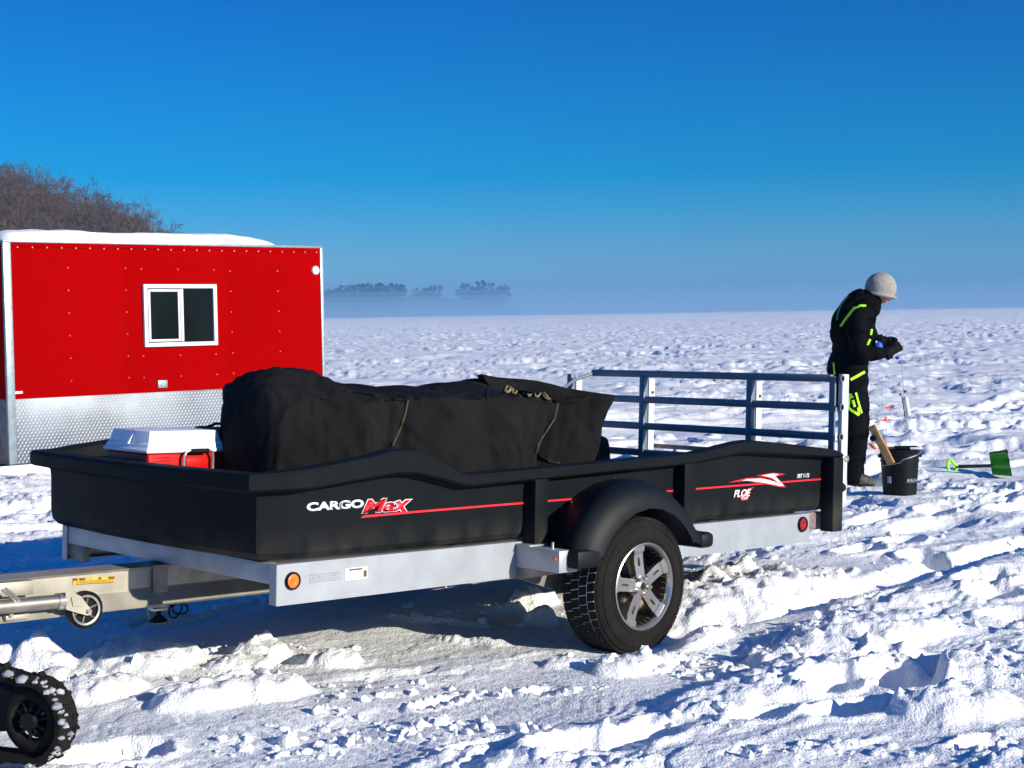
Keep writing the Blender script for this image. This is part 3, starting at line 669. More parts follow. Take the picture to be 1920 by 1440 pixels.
RT = [(-.3, .555), (-.05, .558), (.05, .572), (.45, .622), (.57, .645), (.70, .644), (.80, .61), (.95, .535), (1.02, .521), (1.44, .531), (2.55, .568), (2.70, .575), (3.10, .625), (3.20, .630), (3.5, .607), (3.98, .562), (4.06, .55), (4.1, .535)]
RBt = [(-.3, .478), (-.05, .480), (.06, .486), (.5, .530), (.60, .538), (.70, .532), (.85, .500), (1.0, .462), (1.44, .474), (2.6, .512), (3.10, .560), (3.2, .560), (3.5, .540), (3.98, .512), (4.1, .505)]
def tub():
    st = []
    near = sorted(set([round(x, 3) for x in np.linspace(.09, 4.1, 82)] + [.57, .70, .95, 1.02, 2.7, 3.1, 3.2, 3.98]), reverse=True)
    for x in near: st.append((x, 0.0))
    for k in range(1, 4): st.append((.09-.15*k/4, .07*k/4))
    ys = np.linspace(.07, W-.03, 26)
    for y in ys:
        t = (y-.07)/(W-.10); st.append((-.06-.02*t-.055*(1-(2*t-1)**2), y))
    for k in range(1, 4): st.append((-.08+.17*k/4, W-.03+.03*k/4))
    for x in reversed(near): st.append((x, W))
    n = len(st); prof_n = 17; vs = []
    for i, (x, y) in enumerate(st):
        p = Vector((x, y)); a = Vector(st[i-1]) if i else None; b = Vector(st[i+1]) if i < n-1 else None
        ns = []
        for q0, q1 in ((a, p), (p, b)):
            if q0 is None or q1 is None: continue
            d = (q1-q0).normalized(); ns.append(Vector((-d.y, d.x)))
        nn = sum(ns, Vector((0, 0)))/len(ns); nn = nn/ max(.5, nn.length**2)
        if nn.dot(p-Vector((2, W/2))) < 0: nn = -nn
        rt = lerp_tab(RT, x); rb = lerp_tab(RBt, x)
        for o, z in ((-.13, .175), (-.07, .178), (-.030, .190), (-.008, .215), (0, .255), (.002, rb-.05), (.006, rb-.018), (.022, rb-.004), (.072, rb), (.086, rb+.010), (.088, rt-.018), (.080, rt-.004), (.062, rt), (.0, rt), (-.02, rt-.012), (-.034, rt-.05), (-.07, .225)):
            vs.append((x+nn.x*o, y+nn.y*o, z))
    fs = [(i*prof_n+k, (i+1)*prof_n+k, (i+1)*prof_n+k+1, i*prof_n+k+1) for i in range(n-1) for k in range(prof_n-1)]
    mb = MB(); mb.add(vs, fs)
    fl = [i*prof_n+prof_n-1 for i in range(n)]; un = [i*prof_n for i in range(n)]
    h = n//2
    for A_ in (fl, un):
        for i in range(h-1): mb.f.append((A_[i], A_[i+1], A_[n-2-i], A_[n-1-i])); mb.mi.append(0)
    mb.f.append(tuple(range(prof_n-1, -1, -1))); mb.f.append(tuple((n-1)*prof_n+k for k in range(prof_n))); mb.mi += [0, 0]
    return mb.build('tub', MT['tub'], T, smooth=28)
tub()
# stake posts on both sides
for yy, s in ((0, -1), (W, 1)):
    for x0, x1, z0 in ((1.450, 1.540, .165), (2.590, 2.690, .20)):
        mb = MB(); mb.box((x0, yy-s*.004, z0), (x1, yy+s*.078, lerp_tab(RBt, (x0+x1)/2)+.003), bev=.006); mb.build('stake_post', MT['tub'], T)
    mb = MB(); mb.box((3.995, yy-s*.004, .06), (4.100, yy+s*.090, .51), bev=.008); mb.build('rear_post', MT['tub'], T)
# frame
def frame():
    for yy, s in ((0, 1), (W, -1)):
        mb = MB()
        mb.box((0, yy, 0), (LEN, yy+s*.006, HB)); mb.box((0, yy+s*.006, HB-.006), (LEN, yy+s*.05, HB-.0005)); mb.box((0, yy+s*.006, .0005), (LEN, yy+s*.05, .006))
        mb.box((-.002, yy+s*.002, .001), (.004, yy+s*.05, HB-.001))
        mb.build('side_beam', MT['alu'], T, smooth=0)
    one('front_crossbeam', MT['alu'], T, 'box', (.004, .051, .085), (.05, W-.051, .172), bev=.003)
    one('corner_bracket', MT['alu_d'], T, 'box', (.012, W-.19, .004), (.05, W-.051, .083), bev=.003)
    for x in (1.05, 2.0, 3.0): one('crossbeam', MT['alu_d'], T, 'box', (x, .051, .085), (x+.06, W-.051, .172))
    one('rear_crossbeam', MT['alu'], T, 'box', (LEN-.05, .051, .01), (LEN-.002, W-.051, .17))
    one('rear_bracket', MT['alu_d'], T, 'box', (LEN+.001, .03, .065), (4.05, .06, .172), bev=.003)
    one('reflector', mat('faded_reflector', (.20, .07, .09), .5, var=.8, vscale=45, vcol=(.22, .22, .24)), T, 'box', (LEN+.03, .022, .075), (LEN+.12, .0295, .165), bev=.002)
    # beam under the tub for the axle, brown with dirt
    one('axle', MT['alu_d'], T, 'box', (1.86, .03, -.10), (1.98, W-.03, -.01), bev=.01)
    mb = MB(); mb.poly([(1.42, .012, -.001), (2.3, .012, -.001), (2.15, .012, -.10), (1.75, .012, -.11)], .03, (0, 1, 0)); mb.build('axle_bracket', MT['alu_d'], T)
    # step bracket in front of the wheel
    mb = MB(); mb.box((1.40, -.292, .052), (1.53, -.001, .158), bev=.004); br = mb.build('fender_bracket', MT['alu'], T)
    mb = MB(); mb.poly([(1.41, -.27, .050), (1.41, -.001, .050), (1.41, -.001, -.01)], .10, (1, 0, 0)); mb.build('gusset', MT['alu_d'], T)
    one('top_plate', MT['alu'], br, 'box', (1.395, -.10, .1585), (1.52, -.002, .165), bev=.001)
    one('small_marker', MT['orange'], br, 'lathe', [(0, -.007), (.010, -.006), (.014, -.001)], (1.40, -.262, .118), (1, 0, 0), n=12)
    one('bolt', MT['chrome'], br, 'lathe', [(0, .03), (.006, .03), (.006, 0)], (1.45, -.20, .158), (0, 0, 1), n=8)
frame()
# tongue
def tongue():
    y = .90; L0, L1 = -2.1, 2.3
    sec = [(y, .062), (y-.012, .074), (y+.13, .078), (y+.14, .07), (y+.14, -.09), (y+.06, -.103), (y-.050, -.103), (y-.052, -.096), (y-.004, -.030), (y, -.022)]
    mb = MB(); n = len(sec); vs = [(x, a, b) for x in (L0, L1) for a, b in sec]
    mb.add(vs, [(i, (i+1) % n, n+(i+1) % n, n+i) for i in range(n)] + [tuple(range(n)), tuple(range(2*n-1, n-1, -1))])
    o = mb.build('tongue', MT['alu_w'], T, smooth=0)
    mb = MB(); mb.box((-.055, y-.018, -.10), (.02, y-.006, .078)); mb.build('tongue_clamp', MT['alu_d'], o)
    p = [ty(u, v, y-.003) for u, v in ((137, 1084), (215, 1080), (215, 1091), (137, 1097))]
    mb = MB(); mb.poly(p, -.002, (0, 1, 0)); st = mb.build('warning_sticker', MT['yellow'], o, smooth=0)
    mb = MB(); r = random.Random(2)
    e0, e1 = p[0], p[1]
    for f in (.03, .07, .17, .20, .25, .63, .87, .91, .96):
        c = e0.lerp(e1, f) + Vector((0, -.0045, -.006)); mb.box(c-Vector((.006, .0005, .005)), c+Vector((.006, .0005, .005)))
    for k in range(3):
        for f in np.arange(.1, .95, .07):
            c = e0.lerp(e1, float(f)) + Vector((0, -.0045, -.015-.006*k)); mb.box(c-Vector((.0055, .0004, .0012)), c+Vector((.0055, .0004, .0012)))
    mb.build('sticker_print', MT['brown'], st, smooth=0)
    # coupler plate and drain-cup-like plug under the tongue
    a = ty(305, 1142, y-.02)
    mb = MB(); mb.box(a+Vector((-.045, -.01, -.006)), a+Vector((.04, .05, .006)), bev=.002); pl = mb.build('plug_holder', MT['chrome'], T)
    b = ty(297, 1158, y-.02)
    one('plug', MT['blk'], T, 'lathe', [(0, .03), (.012, .03), (.014, .012), (.024, .005), (.040, -.008), (.043, -.018), (.034, -.024), (0, -.026)], b, (0, 0, 1), n=16)
    mb = MB(); pts = []
    c = ty(333, 1143, y-.03)
    for k in range(46):
        t = k/45*4*PI; w = .035; pts.append(c + Vector((w*1.05*math.sin(t)+.018*math.sin(t/2), .01*math.cos(t*1.5), .030*math.cos(t)+.008*math.sin(t*.5))))
    pts = [ty(318, 1134, y-.02)] + pts + [ty(330, 1128, y-.01)]
    mb.tube(pts, .0045, 6); mb.build('cable', MT['blk'], T)
    mb = MB(); mb.tube([ty(275, 1132, y-.03), ty(277, 1146, y-.03), ty(279, 1157, y-.03)], .003, 5); mb.ball(ty(279, 1158, y-.03), .006, 1); mb.build('safety_pin', MT['wood'], T)
    # swivel jack folded flat
    yj = .80; p0 = ty(-60, 1143, yj); p1 = ty(114, 1127, yj); J = MB(); J.tube([p0, p1], .031, 20); jt = J.build('jack_tube', MT['jack'], T)
    mb = MB(); mb.tube([p1-(p1-p0).normalized()*.02, p1+(p1-p0).normalized()*.012], [.037, .037], 20); mb.build('jack_collar', MT['chrome'], jt)
    wc = ty(158, 1143, yj); R = .082
    mb = MB(); mb.lathe([(R-.012, -.020), (R, -.012), (R, .012), (R-.012, .020), (R-.022, .016), (R-.022, -.016)], wc, (0, 1, 0), n=36, close=True)
    wh = mb.build('jack_wheel', MT['blk'], T)
    mb = MB(); mb.lathe([(0, -.018), (.014, -.018), (.016, .018), (0, .018)], wc, (0, 1, 0), n=16)
    mb.lathe([(R-.023, -.006), (R-.023, .006), (.012, .006), (.012, -.006)], wc, (0, 1, 0), n=28, close=True); mb.build('wheel_disc', MT['blk'], wh)
    for k in range(6):
        t = k*PI/3+.3; d = Vector((math.cos(t), 0, math.sin(t))); mb = MB(); mb.tube([wc+d*.014+Vector((0, -.009, 0)), wc+d*(R-.024)+Vector((0, -.009, 0))], .0045, 5); mb.build('spoke', MT['jack'], wh)
    mb = MB(); mb.lathe([(R-.026, -.0175), (R-.020, -.021), (R-.016, -.0205)], wc, (0, 1, 0), n=36); mb.build('wheel_ring', MT['chrome'], wh)
    # fork: yellowish pressed plates
    for s in (-1, 1):
        yy = yj + s*.034; pts = [ty(u, v, yy) for u, v in ((123, 1110), (140, 1112), (152, 1118), (173, 1146), (170, 1153), (163, 1154), (148, 1150), (124, 1143))]
        off = pts[0].y
        mb = MB(); mb.poly(pts, .005, (0, 1, 0)); fo = mb.build('fork', MT['alu_w'], jt)
        if s < 0:
            c = ty(144, 1130, yy); mb = MB(); mb.poly([c+Vector(q) for q in ((-.028, -.003, .026), (.004, -.003, .026), (.030, -.003, .002), (.022, -.003, -.018), (-.02, -.003, -.012))], -.003, (0, 1, 0)); mb.build('pressed_panel', MT['alu_w'], fo)
            one('axle_bolt', MT['chrome'], wh, 'lathe', [(0, -.052), (.009, -.052), (.010, -.036), (.004, -.034), (.004, 0)], wc, (0, 1, 0), n=6, smooth=0)
    # bracket that holds the jack on the tongue
    q = ty(35, 1105, .86)
    mb = MB(); mb.box(q+Vector((-.10, -.02, -.025)), q+Vector((.058, .035, .036)), bev=.004); mb.build('jack_bracket', MT['alu_w'], T)
    q = ty(28, 1158, .85); mb = MB(); mb.box(q+Vector((-.05, -.02, -.008)), q+Vector((.058, .03, .014)), bev=.003); mb.build('jack_foot_bracket', MT['alu_w'], T)
    q = ty(20, 1153, .83); one('bracket_bolt', MT['jack'], T, 'lathe', [(0, -.01), (.010, -.01), (.012, 0)], q, (0, 1, 0), n=10)
    for k, (a_, b_) in enumerate((((4, 1106), (32, 1128)), ((10, 1103), (38, 1127)))):
        mb = MB(); mb.tube([ty(*a_, .77), ty((a_[0]+b_[0])/2, (a_[1]+b_[1])/2-1, .765), ty(*b_, .775)], .0055, 8); mb.build('locking_pin', MT['chrome'], T)
tongue()

# wheels and fenders
WC = Vector((1.985, -.30, -.058)); WR = .345
def wheel(yo, s, root, full=True):
    c = Vector((WC.x, yo, WC.z)); ax = Vector((0, s, 0))       # axis points outwards
    w = .215
    prof = [(.208, .012), (.222, .020), (.26, .022), (.30, .016), (.327, .004), (.3345, -.010), (.3345, -w+.010), (.327, -w-.004), (.30, -w-.014), (.25, -w-.014), (.208, -w-.004)]
    mb = MB(); mb.lathe(prof, c, ax, n=72); ty_ = mb.build('tyre', MT['rubber'], root)
    # side wall rings
    mb = MB(); mb.lathe([(.232, .0215), (.234, .0245), (.238, .0245), (.240, .0222)], c, ax, n=72); mb.lathe([(.296, .0175), (.299, .0205), (.303, .018)], c, ax, n=72); mb.build('sidewall_ring', MT['rubber'], ty_)
    # snow packed in the grooves, tread blocks standing proud
    mb = MB(); mb.lathe([(.3347, -.012), (.339, -.016), (.339, -w+.016), (.3347, -w+.012)], c, ax, n=72); mb.build('groove_snow', MT['snowp'], ty_)
    mb = MB(); nb = 46; rows = [(-.004, -.052), (-.059, -.105), (-.111, -.158), (-.163, -w+.002)]
    a0 = ax.cross(Vector((0, 0, 1))).normalized(); b0 = ax.cross(a0)
    for r_i, (h0, h1_) in enumerate(rows):
        for k in range(nb):
            t0 = 2*PI*(k+(.5 if r_i % 2 else 0))/nb; t1 = t0+2*PI/nb*.90; vs = []
            for t in (t0, t1):
                for hh in (h0, h1_):
                    for rr in (.336, .3445 if 0 < r_i < 3 else .3435):
                        tt = t + (.03 if hh == h1_ else 0); vs.append(c+ax*hh+(a0*math.cos(tt)+b0*math.sin(tt))*rr)
            mb.add(vs, [(0, 1, 3, 2), (4, 6, 7, 5), (0, 4, 5, 1), (2, 3, 7, 6), (1, 5, 7, 3)])
    o = mb.build('tread_blocks', MT['rubber'], ty_, smooth=0); o['kind'] = 'stuff'
    if not full: return
    # alloy rim with five paired spokes
    mb = MB(); mb.lathe([(.214, .018), (.218, .024), (.212, .027), (.204, .020), (.198, .000), (.190, -.03), (.180, -.10), (.180, -.16)], c, ax, n=64); rim = mb.build('rim', MT['chrome'], root)
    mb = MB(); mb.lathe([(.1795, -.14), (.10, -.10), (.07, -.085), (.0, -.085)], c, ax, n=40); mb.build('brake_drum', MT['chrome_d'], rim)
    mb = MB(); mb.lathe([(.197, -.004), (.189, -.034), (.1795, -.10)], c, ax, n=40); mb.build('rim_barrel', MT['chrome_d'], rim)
    mb = MB(); mb.lathe([(0, .012), (.020, .012), (.030, .006), (.055, .002), (.066, -.010), (.066, -.03)], c, ax, n=40); hub = mb.build('hub', MT['chrome'], rim)
    mb = MB(); mb.lathe([(0, .020), (.014, .019), (.019, .013), (.019, .004)], c, ax, n=20); mb.build('centre_cap', MT['chrome_d'], rim)
    up = Vector((0, 0, 1)); fx = Vector((1, 0, 0))
    for k in range(5):
        t = math.radians(100+72*k); d = fx*math.cos(t)+up*math.sin(t); e_ = -fx*math.sin(t)+up*math.cos(t)
        mb = MB()
        w0, w1, w2 = .030, .033, .040
        vs = []
        for rr, ww, h_ in ((.045, w0, .004), (.12, w1, -.001), (.165, w1*1.02, .002), (.172, w2*.9, .010), (.203, w2, .014)):
            for sgn in (-1, 1): vs.append(c+d*rr+e_*ww*sgn+ax*h_)
            for sgn in (1, -1): vs.append(c+d*rr+e_*ww*sgn*.8+ax*(h_-.032))
        fs = []
        for i in range(4):
            for j in range(4): fs.append((i*4+j, i*4+(j+1) % 4, (i+1)*4+(j+1) % 4, (i+1)*4+j))
        fs += [(0, 1, 2, 3), (16, 19, 18, 17)]
        mb.add(vs, fs); mb.build('spoke', MT['chrome'], rim, smooth=20)
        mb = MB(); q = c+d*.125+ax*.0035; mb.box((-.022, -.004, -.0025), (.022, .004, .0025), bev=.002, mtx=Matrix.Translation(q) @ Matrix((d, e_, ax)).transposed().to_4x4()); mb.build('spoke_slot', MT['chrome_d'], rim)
        t2 = t+math.radians(36); q = c+(fx*math.cos(t2)+up*math.sin(t2))*.047
        mb = MB(); mb.lathe([(0, .028), (.007, .028), (.0105, .022), (.0105, .0)], q, ax, n=6); mb.build('lug_nut', MT['chrome'], rim, smooth=0)
        mb = MB(); mb.lathe([(.010, .003), (.016, .0035), (.018, .001)], q, ax, n=16); mb.build('lug_seat', MT['chrome_d'], rim)
wheel(-.30, -1, T); wheel(W+.30, 1, T, False)
def fender(s, yb):
    Y = lambda y: yb + s*y
    root = [(1.585, .165), (1.61, .20), (1.685, .277), (1.76, .34), (1.837, .389), (1.95, .432), (2.08, .452), (2.19, .448), (2.29, .425), (2.37, .37), (2.44, .28), (2.47, .21), (2.485, .185), (2.49, .11)]
    shl = [(1.475, .10), (1.495, .175), (1.515, .225), (1.575, .305), (1.665, .380), (1.78, .437), (1.92, .462), (2.06, .452), (2.18, .410), (2.275, .345), (2.345, .265), (2.40, .205), (2.47, .182), (2.485, .108)]
    lipa = [156, 152, 146, 137, 124, 108, 92, 77, 64, 53, 44, 37, 32, 28]
    vs = []; n = 8
    for i in range(14):
        a = math.radians(lipa[i]); L_ = (WC.x-.01+.385*math.cos(a), WC.z+.012+.385*math.sin(a)); mid = ((shl[i][0]*.72+L_[0]*.28), (shl[i][1]*.78+L_[1]*.22))
        hx, hz_ = shl[i]; rx, rz = root[i]
        vs += [(rx, Y(-.004), rz), (rx*.55+hx*.45, Y(.17), rz*.5+hz_*.5+.006), (hx*1.0, Y(.275), hz_), (hx*.9+L_[0]*.1, Y(.300), hz_-.006), (mid[0]*.8+L_[0]*.2, Y(.352), mid[1]*.85+L_[1]*.15), (L_[0], Y(.366), L_[1]+.012), (L_[0], Y(.366), L_[1]-.004), (L_[0]-(L_[0]-WC.x)*.02, Y(.345), L_[1]-.004)]
    mb = MB(); fs = [(i*n+k, (i+1)*n+k, (i+1)*n+k+1, i*n+k+1) for i in range(13) for k in range(n-1)]
    # underside
    m0 = len(vs); 
    for i in range(14): x, y, z = vs[i*n+7]; vs.append((root[i][0]*.9+WC.x*.1, Y(0), min(root[i][1]-.03, z+.08)))
    fs += [(m0+i, i*n+7, (i+1)*n+7, m0+i+1) for i in range(13)]
    mb.add(vs, fs); fe = mb.build('fender', MT['fend'], T, smooth=62)
    mb = MB(); mb.box((1.455, Y(.06), .072), (1.640, Y(.362), .160), bev=.018); mb.build('fender_foot', MT['fend'], fe)
    mb = MB(); mb.box((2.385, Y(.02), .104), (2.490, Y(.364), .184), bev=.024); mb.build('fender_tail', MT['fend'], fe)
    if s < 0:
        for u, v in ((1070, 941), (1078, 937), (1151, 899), (1104, 990), (1062, 1018)):
            p = ty(u, v, -.03); mb = MB(); mb.ball(p+Vector((0, -.01, .0)), .008, 1); mb.build('fender_bolt', MT['chrome'], fe)
fender(-1, 0); fender(1, W)

# tailgate
def tailgate():
    X = 4.125; g = MB(); zt_ = .990
    y0, y1 = -.005, W+.155
    y0 = .022; y1 = 2.03
    t = 'rail'
    for z in (.986, .810, .628, .445, .300):
        mb = MB(); mb.box((X, y0+.01, z-.024), (X+.045, y1, z+.024), bev=.012); mb.build('rail', MT['gate'], T)
    yy = [y0-.02, tx(1404, 760, X).y, tx(1203, 760, X).y, tx(1068, 710, X).y]
    for i, y in enumerate(yy):
        mb = MB(); mb.box((X-.004, y-.022, .20), (X+.041, y+.022, .975 if i else 1.0), bev=.004)
        if i == 0:
            mb = MB(); mb.box((X-.004, y-.004, .19), (X+.010, y+.04, .998), bev=.003)
        p = mb.build('upright', MT['gate'], T)
        mb = MB(); mb.box((X+.047, y-.026, .18 if i else .22), (X+(.108 if i else .115), y+.006, .955 if i else 1.012), bev=.004); mb.build('upright_channel', MT['wwhite'], T)  # post side in white: the sunlight on the aluminium is put into its colour
        if i in (1, 2):
            mb = MB(); mb.lathe([(0, -.008), (.009, -.007), (.011, 0)], (X+.080, y-.028, .86), (0, 1, 0), n=10); mb.build('bolt', MT['brown'], T)
    for z in (.986, .810, .628):                                   # open tube ends on the near upright
        mb = MB(); mb.lathe([(.016, -.016), (.024, -.016), (.024, .0), (.016, .0)], (X+.020, y0-.045, z), (0, 1, 0), n=18, close=True); mb.build('tube_end', MT['gate'], T)
        mb = MB(); mb.lathe([(0, -.010), (.017, -.010)], (X+.020, y0-.045, z), (0, 1, 0), n=14); mb.build('tube_hole', MT['blk'], T)
    mb = MB(); mb.lathe([(.013, -.01), (.021, -.01), (.021, .01), (.013, .01)], tx(1586, 860, X+.10), (0, 1, 0), n=16, close=True); mb.build('latch_ring', MT['chrome'], T)
    mb = MB(); mb.box((X+.128, .60, .475), (X+.150, 1.62, .505), bev=.004); mb.build('gate_foot_bar', MT['alu_d'], T)
    mb = MB(); mb.tube([(X+.02, y1-.02, .985), (X-.15, y1+.02, .93), (X-.45, y1-.03, .80)], .012, 8); mb.build('gate_strut', MT['gate'], T)
    q = tx(1580, 914, X+.05); mb = MB(); mb.ball(q, (.03, .02, .03), 1); mb.build('hinge', MT['blk'], T)
tailgate()

# lights, stickers, print on the near side
def lamp(u, v, r, lens, flat=1):
    p = ty(u, v, -.001); mb = MB(); mb.lathe([(r*1.28, .0), (r*1.28, -.008), (r*1.18, -.013), (r*1.0, -.012), (r*.96, -.006)], p, (0, 1, 0), n=36); ho = mb.build('light_housing', MT['blk'], T)
    mb = MB(); mb.lathe([(0, -.010), (r*.14, -.0125), (r*.2, -.0095), (r*.6, -.0115), (r*.63, -.0098), (r*.97, -.008), (r*1.0, -.002)], p, (0, 1, 0), n=36); mb.build('lens', MT[lens], ho)
lamp(548, 1089, .030, 'orange'); lamp(1504, 983, .036, 'redlens')
def text(s, p, h, m_, name='lettering', sx=1.0, shear=0, off=0, parent=T, rot=None, ext=.0008, y=None):
    cu = bpy.data.curves.new(name, 'FONT'); cu.body = s; cu.size = 1; cu.shear = shear; cu.offset = off; cu.extrude = .0
    o = bpy.data.objects.new(name, cu)
    me = evaluated_mesh(o); bpy.data.objects.remove(o)
    co = np.array([v.co[:] for v in me.vertices]); lo = co.min(0); hi = co.max(0); k = h/(hi[1]-lo[1])
    for v in me.vertices:
        x = (v.co.x-lo[0])*k*sx; z = (v.co.y-lo[1])*k
        v.co = Vector((x, 0, z))
    wdt = (hi[0]-lo[0])*k*sx
    bm = bmesh.new(); bm.from_mesh(me); r = bmesh.ops.extrude_face_region(bm, geom=bm.faces[:]); 
    for v in [e_ for e_ in r['geom'] if isinstance(e_, bmesh.types.BMVert)]: v.co.y -= ext
    bmesh.ops.recalc_face_normals(bm, faces=bm.faces); bm.to_mesh(me); bm.free()
    me.materials.clear(); me.materials.append(MT[m_]); me.name = name
    ob = bpy.data.objects.new(name, me); col.objects.link(ob); ob.parent = parent; ob.location = p
    if rot: ob.rotation_euler = rot
    return ob, wdt
def fit_text(s, u0, v0, u1, v1, yb, m_, **k):
    """lettering whose lower left / upper right corners sit at two photo points on the tub side"""
    a = ty(u0, v0, yb); b = ty(u1, v1, yb); hgt = k.pop('h'); o, w = text(s, a, hgt, m_, **k); sxx = (b.x-a.x)/w
    for v in o.data.vertices: v.co.x *= sxx
    return o
YS = -.0035
fit_text('CARGO', 575, 959, 682, 945, YS, 'white', h=.037, off=.045)
def strip(pts, m_, name='stripe', y=YS, th=.0009):
    mb = MB(); mb.poly([Vector((p[0], y, p[1])) for p in pts], -th, (0, 1, 0)); return mb.build(name, MT[m_], T, smooth=0)
def logo():
    ref = None
    for m_, off, y in (('redp', .030, YS-.0012), ('white', .062, YS)):
        cu = bpy.data.curves.new('lettering', 'FONT'); cu.body = 'Max'; cu.shear = .30; cu.offset = off; ob = bpy.data.objects.new('t', cu); me = evaluated_mesh(ob); bpy.data.objects.remove(ob)
        co = np.array([v.co[:] for v in me.vertices])
        if ref is None: ref = (co.min(0), co.max(0))
        lo, hi = ref; a = ty(679, 963, YS); b_ = ty(770, 936, YS); kx = (b_.x-a.x)/(hi[0]-lo[0]); kz = .060/(hi[1]-lo[1])
        for v in me.vertices:
            f = (v.co.x-lo[0])/(hi[0]-lo[0]); zz = (v.co.y-lo[1])*kz
            if f > .70: zz = (zz-.018)*1.35+.016
            v.co = Vector((a.x+(v.co.x-lo[0])*kx, y, a.z+zz))
        bm = bmesh.new(); bm.from_mesh(me); r_ = bmesh.ops.extrude_face_region(bm, geom=bm.faces[:])
        for v in [e_ for e_ in r_['geom'] if isinstance(e_, bmesh.types.BMVert)]: v.co.y -= .0008
        bmesh.ops.recalc_face_normals(bm, faces=bm.faces); bm.to_mesh(me); bm.free(); me.materials.clear(); me.materials.append(MT[m_])
        me.name = 'lettering'; o = bpy.data.objects.new('lettering', me); col.objects.link(o); o.parent = T
logo()
strip([(.436, .345), (.745, .350), (.745, .359), (.452, .355)], 'redp')
strip([(.745, .350), (1.448, .355), (1.448, .364), (.745, .359)], 'redp')
strip([(1.542, .356), (1.80, .357), (1.78, .366), (1.542, .365)], 'redp')
strip([(2.50, .363), (2.588, .363), (2.588, .372), (2.50, .372)], 'redp')
strip([(2.692, .364), (3.99, .370), (3.99, .379), (2.692, .373)], 'redp')
def zoomp(x, y): p = ty(1340+x/7.385, 860+y/7.385, YS); return (p.x, p.z)
for pts, m_, y, nm in (
    ([(185, 330), (440, 268), (640, 262), (760, 290), (850, 320), (985, 395), (900, 392), (760, 362), (640, 345), (440, 305)], 'redp', YS-.001, 'emblem_edge'),
    ([(575, 235), (800, 195), (975, 212), (845, 245), (985, 395), (900, 340), (830, 300), (720, 255)], 'redp', YS-.0011, 'emblem_edge'),
    ([(370, 308), (450, 283), (640, 276), (760, 300), (850, 330), (955, 380), (900, 374), (760, 348), (650, 328), (440, 300)], 'white', YS-.002, 'emblem'),
    ([(650, 232), (800, 208), (880, 216), (828, 240), (955, 375), (860, 318), (790, 262)], 'white', YS-.0021, 'emblem'),
    ([(410, 442), (460, 415), (545, 392), (500, 425), (470, 450)], 'redp', YS-.001, 'badge_flash'),
    ([(350, 548), (400, 470), (470, 500), (455, 560), (380, 582)], 'redp', YS-.001, 'badge_flash')):
    strip([zoomp(*q) for q in pts], m_, nm, y)
fit_text('FLOE', 1375.5, 933, 1408, 921, YS-.002, 'white', h=.042, off=.03, shear=.3)
fit_text('Intl', 1390, 937, 1402, 932, YS-.003, 'white', h=.016, off=.01, shear=.2)
fit_text('XRT 11-73', 1494, 897, 1517, 889, YS, 'white', h=.026, off=.02, shear=.2)
# stickers on the beam
def sticker(u0, v0, u1, v1, m_, y=-.001, nm='sticker'):
    a = ty(u0, v0, y); b = ty(u1, v1, y); mb = MB(); mb.box((a.x, y-.001, b.z), (b.x, y, a.z)); return mb.build(nm, MT[m_], T, smooth=0)
sticker(648, 1066, 689, 1084, 'white')
mb = MB(); r = random.Random(4); a = ty(579, 1077, 0); b = ty(639, 1088, 0)
for i in range(4):
    x = a.x+.004
    while x < b.x-.004:
        w_ = r.uniform(.003, .012); z = a.z-.007-(a.z-b.z-.008)*i/3.2; mb.box((x, -.0028, z), (min(x+w_, b.x-.002), -.0005, z+.0050)); x += w_+.004
a = ty(650, 1067, 0); b = ty(688, 1083, 0)
for i in range(3):
    x = a.x+.015
    while x < b.x-.035:
        w_ = r.uniform(.003, .009); z = a.z-.022-.012*i; mb.box((x, -.0028, z), (x+w_, -.0021, z+.003)); x += w_+.004
mb.build('sticker_print', MT['grey'], T, smooth=0)
mb = MB(); mb.box((a.x+.012, -.003, a.z-.009), (b.x-.028, -.0021, a.z-.001)); mb.box((b.x-.022, -.003, b.z+.005), (b.x-.003, -.0021, b.z+.034)); mb.build('sticker_band', MT['brown'], T, smooth=0)

